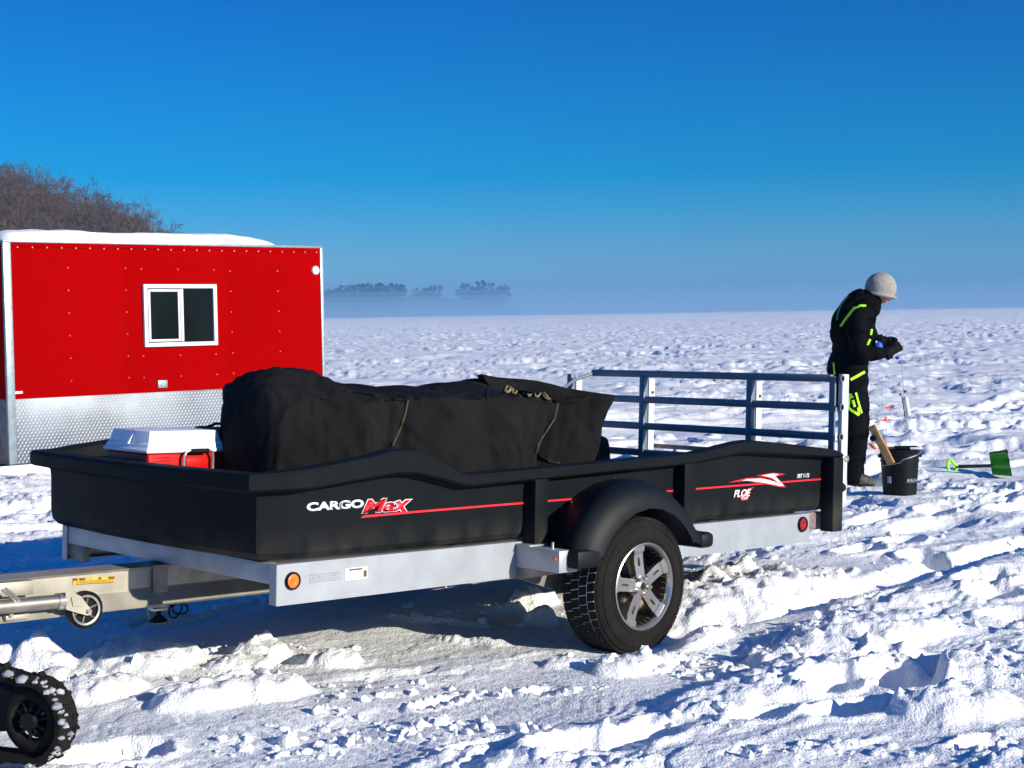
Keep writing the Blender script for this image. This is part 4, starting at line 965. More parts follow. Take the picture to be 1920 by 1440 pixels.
# ------------------------------------------------------------------ covered load in the tub
def cover():
    x0, x1 = .32, 2.46; NX, NT = 150, 110
    topt = [(.0, .84), (.33, .86), (.45, .945), (.56, .978), (.70, .992), (.80, .985), (.92, .932), (1.05, .915), (1.30, .902), (1.6, .905), (1.8, .918), (1.95, .945), (2.15, .945), (2.4, .905), (2.6, .868)]
    vs = []; yN, yF = .49, 1.36
    for i in range(NX+1):
        s = i/NX; x = x0 + (x1-x0)*s**1.15
        k = min(1, (x-x0)/.10); rnd = (1-(1-k)**2.6)**(1/2.0) if k < 1 else 1
        yn = .60-(.60-yN)*rnd; yf = min(yF, .95+(x-.32)/.65*.98)
        zk = min(1, (x-x0)/.16); zt = .26+(lerp_tab(topt, x)-.26)*(1-(1-zk)**3.0)**.4 if zk < 1 else lerp_tab(topt, x)
        zn = zt-.05 if x < .5 else None
        nose = 1-float(sstep(.75, 1.10, x))
        for j in range(NT+1):
            t = j/NT
            # near wall (0..0.36), shoulder, top (0.36..0.75), far wall
            ze = (zt-.13)*nose + (.858)*(1-nose) if True else zt   # near top edge height
            ze = min(ze, zt-.02)
            if t < .36:
                q = t/.36; z = .24 + (ze-.24)*q; y = yn + .035*math.sin(q*PI)*0 + .045*q**2 - .012*math.sin(q*PI)
            elif t < .74:
                q = (t-.36)/.38; y = yn+.045 + (yf-.05-yn-.045)*q
                ridge = .42*nose+.62*(1-nose)
                hump = math.sin(min(1, q/ridge)*PI/2) if q < ridge else math.cos((q-ridge)/(1-ridge)*PI/2*.8)
                z = ze + (zt-ze)*hump
                # open pocket between the raised flap and the near edge
                pk = math.exp(-((x-2.22)/.28)**6)*math.exp(-((q-.28)/.20)**4); z -= .085*pk
                pass
            else:
                q = (t-.74)/.26; z = (ze + (zt-ze)*math.cos(PI/2*.8))*(1-q)+.24*q; y = yf-.05+.05*q
            px, py, pz = np.float64(x), np.float64(y), np.float64(z)
            w = .013*float(P[0](px/.16, pz/.7+py*.4)) + .008*float(P[1]((px+pz*.6)/.09, pz/.35)) + .005*float(P[2](px/.04, pz/.2+py*2))
            if x < 1.0: w += (.022*float(P[3]((py+px)/.11, pz/.9)) + .010*float(P[4]((px-py)/.06, pz/.5)))*nose
            # gathers pulling to the two straps
            for sx_, c in ((1.06, .16), (2.14, .22)):
                dxx = (x-(sx_+.02)) - (.858-z)*-.30; g = math.exp(-(dxx/c)**2)*(1 if t < .40 else .25)
                w += -.018*math.exp(-(dxx/.022)**2)*(1 if t < .40 else .3) + .010*g*math.sin(dxx*70 + (z*9))
            if x > 2.0 and t < .36: w += .022*float(P[5](px/.10, pz/.16))*min(1, (x-2.0)/.2)
            w += .020*(abs(float(P[6]((px-pz*.5)/.22, pz/.30)))-.2) - .018*abs(float(P[7]((px+pz*.9)/.13, pz/.22)))
            w *= 1.5
            if t < .36: y -= w; 
            elif t < .74: z += w*.6
            else: y += w
            xx = x + .19*max(0, z-.50)/.36*s**6*1.0
            vs.append((xx, y, z))
    fs = [(i*(NT+1)+j, (i+1)*(NT+1)+j, (i+1)*(NT+1)+j+1, i*(NT+1)+j+1) for i in range(NX) for j in range(NT)]
    k = NX*(NT+1); mb = MB(); mb.add(vs, fs)
    # rear end, slightly sagging, and the closed nose
    ce = len(mb.v); c = np.mean(np.array(vs[k:]), 0); mb.v.append((c[0]-.03, c[1], c[2]))
    for j in range(NT): mb.f.append((k+j, k+j+1, ce)); mb.mi.append(0)
    c0 = len(mb.v); c = np.mean(np.array(vs[:NT+1]), 0); mb.v.append((c[0]-.008, c[1], c[2]))
    for j in range(NT): mb.f.append((j+1, j, c0)); mb.mi.append(0)
    root = empty('covered_sled', mw=TM); tag(root, 'bulky load under a wrinkled black canvas cover with two thin straps, in the trailer tub', 'covered sled')
    o = mb.build('canvas_cover', MT['cover'], root, smooth=75)
    bvh = BVHTree.FromPolygons([v.co for v in o.data.vertices], [tuple(p.vertices) for p in o.data.polygons])
    mi = TM.inverted(); org = mi @ Vector((0, 0, CAMH))
    def on(u, v, off=.004):
        d = (mi.to_3x3() @ ray(u, v)).normalized(); h = bvh.ray_cast(org, d)
        return (h[0] - d*off) if h[0] else None
    def line(pts, r, m_, nm, n=14, off=.004):
        L = []
        for a, b in zip(pts[:-1], pts[1:]):
            for k in range(n):
                q = on(a[0]+(b[0]-a[0])*k/n, a[1]+(b[1]-a[1])*k/n, off)
                if q: L.append(q)
        if len(L) < 2: return
        mb = MB(); mb.tube(L, r, 6); mb.build(nm, m_, root)
    line([(765, 751), (760, 775), (750, 805), (735, 838)], .0055, MT['strap'], 'strap')
    line([(1046, 757), (1040, 785), (1022, 812), (1010, 832), (1006, 850)], .0055, MT['strap'], 'strap')
    line([(645, 733), (690, 739), (740, 748), (765, 751)], .005, MT['blk'], 'seam_cord')
    line([(1008, 845), (1016, 858), (1032, 866), (1050, 868)], .010, MT['blk'], 'webbing')
    line([(940, 735), (985, 745), (1045, 757), (1110, 752)], .004, MT['blk'], 'hem', off=.002)
    line([(909, 704), (916, 728), (912, 750)], .006, MT['blk'], 'hem', off=.002)
    # raised flap at the back of the opening
    mb = MB(); fl = []
    F_ = [(905, 692), (915, 706), (930, 712), (955, 712), (985, 714), (1010, 722), (1035, 733), (1060, 744), (1085, 750), (1110, 756), (1148, 744)]
    top = [(903, 701), (915, 705), (932, 707), (955, 709), (985, 711), (1008, 714), (1035, 720), (1060, 727), (1085, 731), (1110, 735), (1148, 740)]
    vs = []
    for k, (a, b) in enumerate(zip(top, F_)):
        y = .93 - .43*max(0, (k-3)/7)
        p = ty(*a, y); q = ty(b[0], b[1]+12-10*abs(k-4)/6, y-.03)
        vs += [p, (p+q)/2+Vector((.01*((k*5) % 3-1), -.012+.03*((k*7) % 3-1), .008*((k*3) % 4-1.5))), q + Vector((0, 0, -.02)), q+Vector((0, .05, -.02)), p+Vector((0, .05, -.01))]
    mb.add(vs, [(i*5+j, (i+1)*5+j, (i+1)*5+(j+1) % 5, i*5+(j+1) % 5) for i in range(len(top)-1) for j in range(5)] + [(0, 1, 2, 3, 4), tuple(len(vs)-1-i for i in range(5))])
    mb.build('flap', MT['cover'], root, smooth=60)
    # tangle of tan rope in the opening
    r = random.Random(9); mb = MB(); pts = []
    for k in range(90):
        t = k/89; u = 945+85*t+8*math.sin(t*38); v = 730+15*t+6.0*math.sin(t*51+1)
        p = on(u, v, .012)
        if p: pts.append(p+Vector((0, 0, .010*abs(math.sin(t*23)))))
    mb.tube(pts, .0058, 5); ob = mb.build('rope', MT['rope'], None); ob.matrix_world = TM
    tag(ob, 'tangled tan rope lying in the open top of the black canvas cover', 'rope')
cover()

# ------------------------------------------------------------------ cooler and the green bag behind it
def cooler():
    p = ty(276, 850, .95); x0 = p.x; y0 = .95; z1 = p.z; x1 = ty(424, 850, .95).x; y1 = tx(195, 843, x0).y
    root = empty('cooler', mw=TM @ Matrix.Translation((x0, y0, .23)))
    tag(root, 'red cooler box with sloping white lid and bail handle, in the front of the tub', 'cooler')
    X = x1-x0; Y = y1-y0; Z = z1-.23
    def ring(ins, z): return [(ins, ins, z), (X-ins, ins, z), (X-ins, Y-ins, z), (ins, Y-ins, z)]
    def loft(rs, name, m_, bev, par=root):
        bm = bmesh.new(); R = [[bm.verts.new(v) for v in r] for r in rs]
        for a, b in zip(R[:-1], R[1:]):
            for k in range(4): bm.faces.new((a[k], a[(k+1) % 4], b[(k+1) % 4], b[k]))
        bm.faces.new(R[0][::-1]); bm.faces.new(R[-1])
        ed = [e_ for e_ in bm.edges]
        bmesh.ops.bevel(bm, geom=ed, offset=bev, segments=3, affect='EDGES', profile=.5)
        mb = MB(); mb.bm(bm); return mb.build(name, m_, par, smooth=35)
    body = loft([ring(.022, 0), ring(.012, Z*.5), ring(.008, Z-.004)], 'body', MT['cred'], .010)
    lid = loft([ring(-.004, Z-.002), ring(-.004, Z+.014), ring(.006, Z+.020), ring(.010, Z+.040), ring(.018, Z+.045), ring(.031, Z+.100)], 'lid', MT['cwht'], .005)
    mb = MB()
    for k in range(7): mb.box((.035, .008, Z-.026-k*.016), (.13, .0125, Z-.020-k*.016), bev=.001)
    mb.build('moulded_ribs', MT['cred'], body)
    mb = MB(); mb.box((X*.50, .006, Z-.085), (X*.82, .0125, Z-.030), bev=.003); mb.build('handle_recess', MT['cred'], body)
    # hinge strip on the shaded end of the lid
    a = (Matrix.Translation((-x0, -y0, -.23)) @ (tx(240, 829, x0+.004))); b = (Matrix.Translation((-x0, -y0, -.23)) @ (tx(250, 810, x0+.035)))
    mb = MB(); d = .010; yc = a.y
    mb.add([(.004, yc-d, Z+.035), (.004, yc+d, Z+.035), (.043, yc+d, Z+.098), (.043, yc-d, Z+.098), (-.004, yc-d, Z+.037), (-.004, yc+d, Z+.037), (.037, yc+d, Z+.103), (.037, yc-d, Z+.103)], [(0, 1, 2, 3), (4, 7, 6, 5), (0, 4, 5, 1), (1, 5, 6, 2), (2, 6, 7, 3), (3, 7, 4, 0)])
    mb.build('latch_strap', MT['cwht'], lid, smooth=0)
    # handle
    mb = MB(); xa, xb = X*.43, X*.80; zt = Z-.004
    mb.tube([(xa, -.016, zt-.095), (xa, -.018, zt-.02), (xa+.01, -.022, zt+.006), (xa+.03, -.024, zt+.014), (xb-.03, -.024, zt+.014), (xb-.01, -.022, zt+.006), (xb, -.018, zt-.02), (xb, -.016, zt-.095)], .0065, 8)
    h_ = mb.build('handle', MT['trim'], root)
    for xx in (xa, xb):
        mb = MB(); mb.box((xx-.010, -.012, zt-.105), (xx+.010, .010, zt-.080), bev=.003); mb.build('handle_mount', MT['cwht'], h_)
    mb = MB(); mb.tube([(xa+.032, -.026, zt+.010), (xb-.032, -.026, zt+.010)], .011, 10); mb.build('grip', MT['blk'], h_)
    # bag
    p = ty(392, 806, 1.45); root = empty('bag', mw=TM @ Matrix.Translation(p))
    tag(root, 'small crumpled green and navy bag squeezed between the cooler and the black cover', 'bag')
    def crump(c, r, m_, nm, sd):
        bm = bmesh.new(); bmesh.ops.create_icosphere(bm, subdivisions=4, radius=1)
        for v in bm.verts:
            n_ = mn.noise(v.co*1.7+Vector((sd, 0, 0)))*.25 + mn.noise(v.co*5+Vector((sd, 3, 0)))*.12
            v.co = Vector((v.co.x*r[0], v.co.y*r[1], v.co.z*r[2]))*(1+n_)+Vector(c)
        mb = MB(); mb.bm(bm); return mb.build(nm, m_, root, smooth=80)
    crump((-.0, 0, -.02), (.10, .10, .042), MT['greenf'], 'bag_top', 2); crump((.02, -.02, -.16), (.12, .12, .13), mat('navy_fabric', (.006, .012, .05), .7), 'bag_body', 5)
    mb = MB(); mb.tube([(-.13, 0, -.02), (-.07, -.02, 0), (.0, -.06, .035), (.07, -.06, .03)], .008, 6); mb.build('carry_strap', MT['blk'], root)
    one('buckle', MT['wwhite'], root, 'box', (.050, -.085, .018), (.070, -.065, .038), bev=.004)
cooler()

# ------------------------------------------------------------------ the person fishing
PD = 13.2; PS = FPX/PD
def person():
    g = at_depth(1600, 906, PD); gz = g.z
    root = empty('person', (g.x, g.y, gz))
    tag(root, 'person in black snow suit with lime trim and pale knit cap, bending over a line', 'person')
    roll = ROLL
    def q(u, v, y=0):                      # photo pixel -> body point at lateral offset y (away from the camera)
        p = at_depth(u, v, PD+y); return Vector((p.x-g.x, p.y-g.y, p.z-gz))
    def caps(mb, pts, n=14):               # chain of (u, v, y, radius m[, depth scale])
        for (a, b) in zip(pts[:-1], pts[1:]):
            pa, pb = q(*a[:3]), q(*b[:3]); L = 7
            for k in range(L+1):
                t = k/L; r = a[3]+(b[3]-a[3])*t; dsc = (a[4] if len(a) > 4 else 1)*(1-t)+(b[4] if len(b) > 4 else 1)*t
                mb.ball(pa.lerp(pb, t), (r, r*dsc, r), 2)
    def meshed(mb, name, m_, vox=.013, wr=.006, it=5, parent=root, seed=0, mats=None, facefn=None):
        me = bpy.data.meshes.new('tmp'); me.from_pydata(mb.v, [], mb.f); o = bpy.data.objects.new('tmp', me)
        md = o.modifiers.new('r', 'REMESH'); md.mode = 'VOXEL'; md.voxel_size = vox
        sm = o.modifiers.new('s', 'SMOOTH'); sm.iterations = it; sm.factor = .6
        m2 = evaluated_mesh(o)
        bpy.data.objects.remove(o); bpy.data.meshes.remove(me)
        if wr:
            for v in m2.vertices:
                c = v.co; n_ = v.normal
                w = mn.noise(Vector((c.x*9, c.y*9, c.z*16+seed)))*wr + mn.noise(Vector((c.x*22, c.y*22, c.z*30+seed)))*wr*.45
                v.co = c + n_*w
        m2.materials.clear()
        for mm in (mats or [m_]): m2.materials.append(mm)
        if facefn:
            for p in m2.polygons: p.material_index = facefn(p.center)
        m2.shade_smooth(); m2.name = name
        ob = bpy.data.objects.new(name, m2); col.objects.link(ob); ob.parent = parent; return ob
    # one continuous clothed figure: legs, torso, arms, neck and head
    mb = MB()
    caps(mb, [(1595, 893, -.06, .090), (1597, 862, -.09, .097), (1599, 815, -.11, .112), (1597, 770, -.11, .132), (1592, 718, -.10, .145)])          # near leg
    caps(mb, [(1601, 890, .17, .080), (1606, 860, .15, .085), (1609, 812, .13, .098), (1606, 768, .12, .116), (1598, 718, .10, .138)])               # far leg
    caps(mb, [(1596, 716, 0, .150, 1.35), (1592, 690, 0, .160, 1.3), (1595, 660, 0, .165, 1.25), (1600, 628, 0, .178, 1.3), (1606, 598, 0, .165, 1.45), (1611, 580, .0, .125, 1.7), (1625, 562, 0, .078, 1.3), (1640, 552, 0, .066)])
    caps(mb, [(1592, 718, 0, .155, 1.3), (1590, 700, 0, .168, 1.3)])
    caps(mb, [(1607, 590, -.20, .085), (1606, 625, -.27, .082), (1613, 664, -.27, .078), (1634, 664, -.24, .066), (1655, 661, -.15, .052)])          # near arm
    caps(mb, [(1616, 586, .20, .080), (1628, 620, .26, .074), (1640, 650, .22, .064), (1656, 643, .10, .052)])                                  # far arm
    # head: skull, jaw, nose, brow, ear
    hc = q(1652, 541, 0)
    mb.ball(hc, (.098, .082, .105), 3); jaw = q(1657, 556, 0); mb.ball(jaw, (.062, .055, .055), 3)
    mb.ball(q(1672.5, 556.5, 0), (.020, .012, .016), 2); mb.ball(q(1666, 562, 0), (.020, .030, .016), 2); mb.ball(q(1669, 551, 0), (.022, .05, .014), 2)
    mb.ball(q(1648, 551, -.080), (.018, .010, .026), 2)
    zc = q(1650, 566, 0).z; xc = q(1634, 560, 0).x
    body = meshed(mb, 'body', None, .011, .013, 4, mats=[MT['suit'], MT['skin']], facefn=lambda c: 1 if (c.x > q(1640, 560).x and c.z > q(1650, 568.5).z) else 0)
    # sunglasses
    mb = MB()
    for s in (-1, 1): mb.ball(q(1674.5, 551.5, .033*s), (.010, .026, .016), 2)
    mb.tube([q(1671, 549, -.055), q(1662, 549, -.082), q(1650, 549, -.086)], .005, 5); mb.tube([q(1671, 549, .055), q(1662, 549, .082), q(1650, 549, .086)], .005, 5)
    mb.build('sunglasses', MT['blk'], root)
    # knit cap pulled down over the ears, short soft peak
    c = q(1651.5, 539.5, 0); bm = bmesh.new(); bmesh.ops.create_uvsphere(bm, u_segments=48, v_segments=32, radius=1); HM = Euler((0, .22, 0)).to_matrix()
    for v in bm.verts:
        x, y, z = v.co; f = max(0, x)**1.5
        lip = math.exp(-((z+.52)/.10)**2)
        zz = z if z > -.55 else -.55 + (z+.55)*.12
        k = 1 + .022*math.sin(math.atan2(y, x)*24)*(1-abs(z)) + .03*mn.noise(v.co*2.2)
        rad = k*(1 + (.05+.30*f)*lip) / math.sqrt(max(.05, 1-min(.93, z*z)))*math.sqrt(max(.0, 1-(z if z > -.35 else -.35)**2)) if z > -.9 else .3
        if z > -.35: rad = k*(1+(.05+.30*f)*lip)
        v.co = HM @ Vector((x*.138*rad, y*.122*rad, zz*.138 + .012*lip*f)) + c
    mb = MB(); mb.bm(bm); mb.build('knit_cap', MT['hat'], root, smooth=75)
    # jacket shell: collar, hood hanging on the back, loose hem
    mb = MB(); caps(mb, [(1633, 580, 0, .085, 1.3), (1636, 566, 0, .078, 1.25), (1624, 560, 0, .085, 1.35), (1612, 566, 0, .085, 1.5)]); caps(mb, [(1612, 552, 0, .050, 1.6), (1607, 558, 0, .075, 1.7), (1600, 572, 0, .10, 1.5), (1590, 590, 0, .115, 1.4), (1582, 605, 0, .115, 1.3), (1576, 622, 0, .095, 1.2), (1572, 635, 0, .065, 1.2)])
    meshed(mb, 'hood', MT['suit'], .014, .010, 4, seed=5)
    mb = MB(); caps(mb, [(1590, 702, 0, .172, 1.3), (1588, 693, 0, .178, 1.3), (1589, 680, 0, .172, 1.28)]); meshed(mb, 'jacket_hem', MT['suit'], .015, .008, 4, seed=8)
    # trouser cuffs and boots
    for y_, du in ((-.07, 0), (.16, 4)):
        mb = MB(); caps(mb, [(1598+du, 876, y_, .088), (1597+du, 893, y_, .092)]); meshed(mb, 'trouser_cuff', MT['suit'], .014, .010, 3, seed=3+y_)
        mb = MB(); caps(mb, [(1595+du, 899, y_, .064, .85), (1610+du, 900, y_, .062, .85), (1626+du, 904, y_-.01, .052, .95), (1634+du, 906, y_-.01, .040, 1.1)])
        bt = meshed(mb, 'boot', MT['boot'], .012, .003, 3)
        mb = MB(); a = q(1590+du, 909, y_); b = q(1639+du, 911, y_-.01); mb.box((a.x, a.y-.055, a.z-.02), (b.x, a.y+.055, a.z+.012), bev=.012); mb.build('sole', MT['blk'], bt)
    # gloves: palm and five bent fingers each, closed on the line reel
    def glove(cu, cv, y, s, aim, seed):
        c = q(cu, cv, y); mb = MB(); ax_ = (aim[0], aim[1], aim[2]); f = Vector(ax_).normalized(); upg = Vector((0, s, .35)).normalized(); sd = f.cross(upg).normalized(); up2 = sd.cross(f)
        mb.ball(c-f*.055, (.056, .052, .056), 2); mb.ball(c-f*.02, (.050, .044, .050), 2); mb.ball(c+f*.015, (.052, .044, .050), 2)
        for k in range(4):
            o_ = sd*(-.036+.024*k); L = (.040, .046, .044, .036)[k]
            p1 = c+f*.040+o_; p2 = p1+f*L*.8-up2*.010; p3 = p2+f*L*.25-up2*L*.75; p4 = p3-f*L*.5-up2*L*.25
            for a, b, r0, r1 in ((c+o_*.8, p1, .018, .017), (p1, p2, .017, .0155), (p2, p3, .0155, .0145), (p3, p4, .0145, .012)):
                for t in np.linspace(0, 1, 5): mb.ball(a.lerp(b, float(t)), r0+(r1-r0)*float(t), 1)
        a = c-f*.01+sd*-.040; b = a+f*.035-sd*.016-up2*.020; d = b+f*.028+sd*.010-up2*.016
        for p, r_, t_ in ((a, b, 0), (b, d, 1)):
            for t in np.linspace(0, 1, 5): mb.ball(p.lerp(r_, float(t)), .017-.003*t_, 1)
        gl = meshed(mb, 'glove', MT['glove'], .0065, .002, 2, seed=seed)
        mb = MB(); mb.tube([c-f*.085, c-f*.045], [.062, .066], 16); mb.build('glove_cuff', MT['glove'], gl); return gl
    glove(1674, 655, -.12, -1, (.75, .1, .45), 2); glove(1664, 641, .06, 1, (.85, -.25, -.05), 6)
    mb = MB(); mb.ball(q(1648, 650, -.18), (.035, .02, .045), 2); mb.build('sleeve_patch', MT['blue'], root)
    mb = MB(); mb.ball(q(1683, 671, -.10), (.022, .02, .016), 2); mb.build('glove_patch', MT['blue'], root)
    mb = MB(); mb.ball(q(1643, 641, -.26), (.010, .008, .012), 1); mb.build('toggle', MT['wwhite'], root)
    # lime and green trim laid on the cloth
    srf = []
    for o in list(col.objects):
        if o.parent == root and o.type == 'MESH' and o.name.split('.')[0] in ('body', 'hood', 'jacket_hem'): srf.append(BVHTree.FromPolygons([v.co for v in o.data.vertices], [tuple(p.vertices) for p in o.data.polygons]))
    org = Vector((0, 0, CAMH))-Vector((g.x, g.y, gz))
    def hit(u, v, off=.006):
        d = ray(u, v).normalized(); best = None
        for b in srf:
            h_ = b.ray_cast(org, d)
            if h_[0] and (best is None or h_[3] < best): best = h_[3]
        return org + d*(best-off) if best else None
    def trim(pts, w, m_, nm='trim'):
        L = []
        for a, b in zip(pts[:-1], pts[1:]):
            for k in range(8):
                t = k/8; L.append((a[0]+(b[0]-a[0])*t, a[1]+(b[1]-a[1])*t))
        L.append(pts[-1]); vs = []
        for i, p in enumerate(L):
            a = L[max(0, i-1)]; b = L[min(len(L)-1, i+1)]; dx, dy = b[0]-a[0], b[1]-a[1]; n_ = math.hypot(dx, dy) or 1; nx, ny = -dy/n_*w/2, dx/n_*w/2
            row = []
            for sg in (-1, 0, 1):
                h_ = hit(p[0]+nx*sg, p[1]+ny*sg); row.append(h_)
            if None in row: continue
            vs.append(row)
        if len(vs) < 2: return
        V = [x for r_ in vs for x in r_]; k = len(V); V2 = V+[v_+Vector((0, .012, 0)) for v_ in V]
        fs = []
        for i in range(len(vs)-1):
            for j in (0, 1): fs.append((i*3+j, i*3+j+1, (i+1)*3+j+1, (i+1)*3+j))
            fs += [(i*3, (i+1)*3, k+(i+1)*3, k+i*3), (i*3+2, k+i*3+2, k+(i+1)*3+2, (i+1)*3+2)]
        mb = MB(); mb.add(V2, fs); mb.build(nm, m_, root, smooth=0, fix=True)
    trim([(1576, 612), (1584, 600), (1592, 590), (1602, 577), (1613, 573), (1624, 573)], 4.2, MT['limef']); trim([(1569, 600), (1571, 588), (1577, 572), (1587, 558), (1592, 555)], 2.6, MT['greenf'])
    trim([(1635, 617), (1634, 624), (1633, 628)], 3.6, MT['limef']); trim([(1632, 636), (1629, 642), (1627, 647)], 3.8, MT['limef'])
    trim([(1595, 712), (1608, 705), (1622, 697)], 5.0, MT['limef']); trim([(1563, 680), (1564, 692), (1565, 702)], 2.4, MT['limef'])
    trim([(1594, 738), (1591, 748), (1590, 763)], 6.5, MT['limef'], 'knee_emblem'); trim([(1594, 739), (1598, 746)], 5, MT['limef'], 'knee_emblem'); trim([(1599, 750), (1603, 763)], 5.0, MT['limef'], 'knee_emblem')
    trim([(1590, 764), (1599, 771), (1611, 778)], 5.0, MT['limef'], 'knee_emblem'); trim([(1609, 764), (1611, 778)], 3.5, MT['limef'], 'knee_emblem'); trim([(1605, 736), (1610, 755), (1616, 775)], 3.6, MT['limef'], 'knee_emblem')
    # green line hanging behind the gate post
    mb = MB(); mb.tube([q(1580, 786, -.15), q(1585, 793, -.16), q(1584, 804, -.16), q(1579, 810, -.15)], .006, 6); mb.build('cord_loop', MT['greenf'], root)
    mb = MB(); mb.tube([q(1583, 886, -.14), q(1587, 900, -.15), q(1588, 912, -.15)], .006, 6); mb.build('cord', MT['greenf'], root)
    return g
PG = person()

# ------------------------------------------------------------------ hand line, bucket, sticks, flags, shovel
def tackle():
    BD = 12.0; c = at_depth(1687, 924, BD); root = empty('bucket', (c.x, c.y, c.z))
    tag(root, 'black plastic pail with wire handle in the snow beside the standing person', 'bucket')
    k = FPX/BD; r1 = 37/k; r0 = 30.5/k; h = 84/k
    mb = MB(); mb.lathe([(0, -.03), (r0, -.03), (r0+(r1-r0)*.05, 0), (r1*.935, h*.70), (r1*.97, h*.705), (r1*.97, h*.74), (r1*.945, h*.745), (r1*.95, h*.86), (r1*1.0, h*.865), (r1, h*.885), (r1*.965, h*.89), (r1*.985, h*.985), (r1*1.01, h), (r1*.93, h), (r1*.90, h*.9), (r0*.93, .01), (0, .01)], (0, 0, 0), (0, 0, 1), n=48)
    b = mb.build('pail', MT['blk'], root, smooth=35)
    mb = MB(); pts = [Vector((r1*1.0*math.cos(t), -r1*1.02*math.sin(t)*.9-.0, h*.84-.0-.30*h*math.sin(t)**1)) for t in np.linspace(0.05, PI-.05, 20)]
    pts = [Vector((p.x, p.y-.01, h*.80 - (.02 if i > 10 else 0) + .04*math.cos(i/19*PI))) for i, p in enumerate(pts)]
    mb.tube(pts, .0035, 6); mb.build('bail', MT['trim'], root)
    for s in (-1, 1):
        mb = MB(); mb.lathe([(0, .02), (.014, .018), (.016, 0)], (s*r1*.99, -.01, h*.84), (s, 0, 0), n=10); mb.build('ear', MT['blk'], root)
    # half lid / tray with a pale edge lying on the rim, and print
    mb = MB(); mb.box((-.02, -.10, h+.002), (r1*.98, .09, h+.014), bev=.004); mb.build('tray', MT['blk'], root)
    mb = MB(); mb.box((.055, -.112, h+.0), (r1*1.0, -.101, h+.018), bev=.003); mb.build('tray_edge', MT['wwhite'], root)
    def wrap(o, rad_at, cx):
        for v in o.data.vertices:
            x, y, z = v.co; t = (x+cx)/rad_at; v.co = Vector((math.sin(t)*(rad_at+.002-y*.3), -math.cos(t)*(rad_at+.002-y*.3), z))
    o, w = text('AllfeNx', (0, 0, h*.26), .036, 'grey', off=.02, parent=root, shear=.15)
    for v in o.data.vertices: v.co.x *= .125/w
    wrap(o, r0*1.065, .015); o.data.materials[0] = MT['trim']
    mb = MB(); mb.box((-.5, 0, 0), (-.46, .001, .001)); 
    o = one('pail_label', MT['grey'], root, 'box', (-.135, -.005, 0), (-.105, 0, .055)); 
    for v in o.data.vertices: v.co.z += h*.25; t = (v.co.x)/(r0*1.06); y = v.co.y; v.co.x = math.sin(t)*(r0*1.07-y); v.co.y = -math.cos(t)*(r0*1.07-y)
    # tip-up board leaning in the pail
    a = at_depth(1634, 798, BD-.05); bq = at_depth(1659, 846, BD-.10); d = (bq-a)
    def board(a, b, w, th, m_, name, label, cat):
        z = (b-a); L = z.length; z.normalize(); x = Vector((.8, -.6, 0)); x = (x-z*x.dot(z)).normalized(); y = z.cross(x); m = Matrix((x, y, z)).transposed().to_4x4(); m.translation = a
        r_ = empty(name, mw=m); tag(r_, label, cat); one('board', m_, r_, 'box', (-w, -th, 0), (w, th, L), bev=.003); return r_, L
    t1, L = board(a, bq+d*.5, .032, .010, MT['wood'], 'tip_up', 'yellow pine tip-up board with a black reel, leaning out of the black pail', 'tip-up')
    mb = MB(); mb.lathe([(0, -.02), (.026, -.02), (.026, -.014), (.012, -.010), (.012, .010), (.026, .014), (.026, .02), (0, .02)], (-.034, -.0, L*.28), (0, 1, 0), n=16); mb.build('reel', MT['blk'], t1)
    mb = MB(); mb.box((-.025, -.022, L*.20), (.005, -.010, L*.24), bev=.002); mb.build('clip', MT['wood'], t1)
    a = at_depth(1655, 827, BD+.02); mb = MB(); mb.poly([at_depth(u, v, BD+.03) for u, v in ((1656, 826), (1661, 827), (1666, 842), (1662, 846), (1655, 838))], .012, (0, 1, 0)); o = mb.build('flag', MT['flag'], None)
    tag(o, 'orange-red signal flag folded down inside the rim of the black pail', 'flag')
    # small orange float lying left of the pail
    p = at_depth(1638, 837, BD-.02); m = Matrix.Translation(p)
    mb = MB(); a = at_depth(1630, 832, BD-.02); b_ = at_depth(1643, 842, BD-.02); dd = (b_-a); mb.tube([a, a+dd*.35, a+dd*.6, a+dd*.85, a+dd], [.004, .013, .018, .012, .005], 10); o = mb.build('fishing_float', MT['flag'], None)
    tag(o, 'small orange fishing float hanging at the left rim of the pail', 'fishing float')
    # flags farther out on the ice
    for (u, v, D, w, hh, nm) in ((1665, 763, 19.5, 5.5, 3.6, 'upper and farther'), (1657, 786, 17.0, 6.5, 3.8, 'lower and nearer')):
        r_ = at_depth(u, v, D); zg = h1(r_.x, r_.y); root2 = empty('tip_up', (r_.x, r_.y, zg))
        tag(root2, 'orange flag on a thin wire out on the ice behind the pail, %s' % nm, 'tip-up', 'tip-ups set out on the ice')
        s = D/FPX; zz = r_.z-zg
        mb = MB(); P_ = [(-w*s, 0, zz-hh*s*.4), (-w*s*.7, 0, zz+hh*s*.2), (-w*s*.1, .01, zz-hh*s*.3), (w*s*.6, 0, zz+hh*s), (w*s, 0, zz+hh*s*.8), (w*s*.9, 0, zz-hh*s), (-w*s*.2, .01, zz-hh*s)]
        mb.poly([Vector(p) for p in P_], .008, (0, 1, 0)); mb.build('flag', MT['flag'], root2)
        mb = MB(); mb.tube([(w*s*.7, .004, zz), (w*s*.9, .004, max(zz-.25, -.02))], .003, 5); mb.build('spring_wire', MT['grey'], root2)
        mb = MB(); mb.box((w*s*.7-.16, -.02, -.012), (w*s*.7+.16, .02, .012), bev=.003); mb.build('base_board', MT['snowp'], root2)
    # the line with its white tube
    LD = 12.9; pts = [(1690, 664), (1691, 690), (1693, 715), (1695, 740), (1698, 775), (1702, 800), (1707, 828)]
    P_ = [at_depth(u, v, LD-.75*i/6) for i, (u, v) in enumerate(pts)]
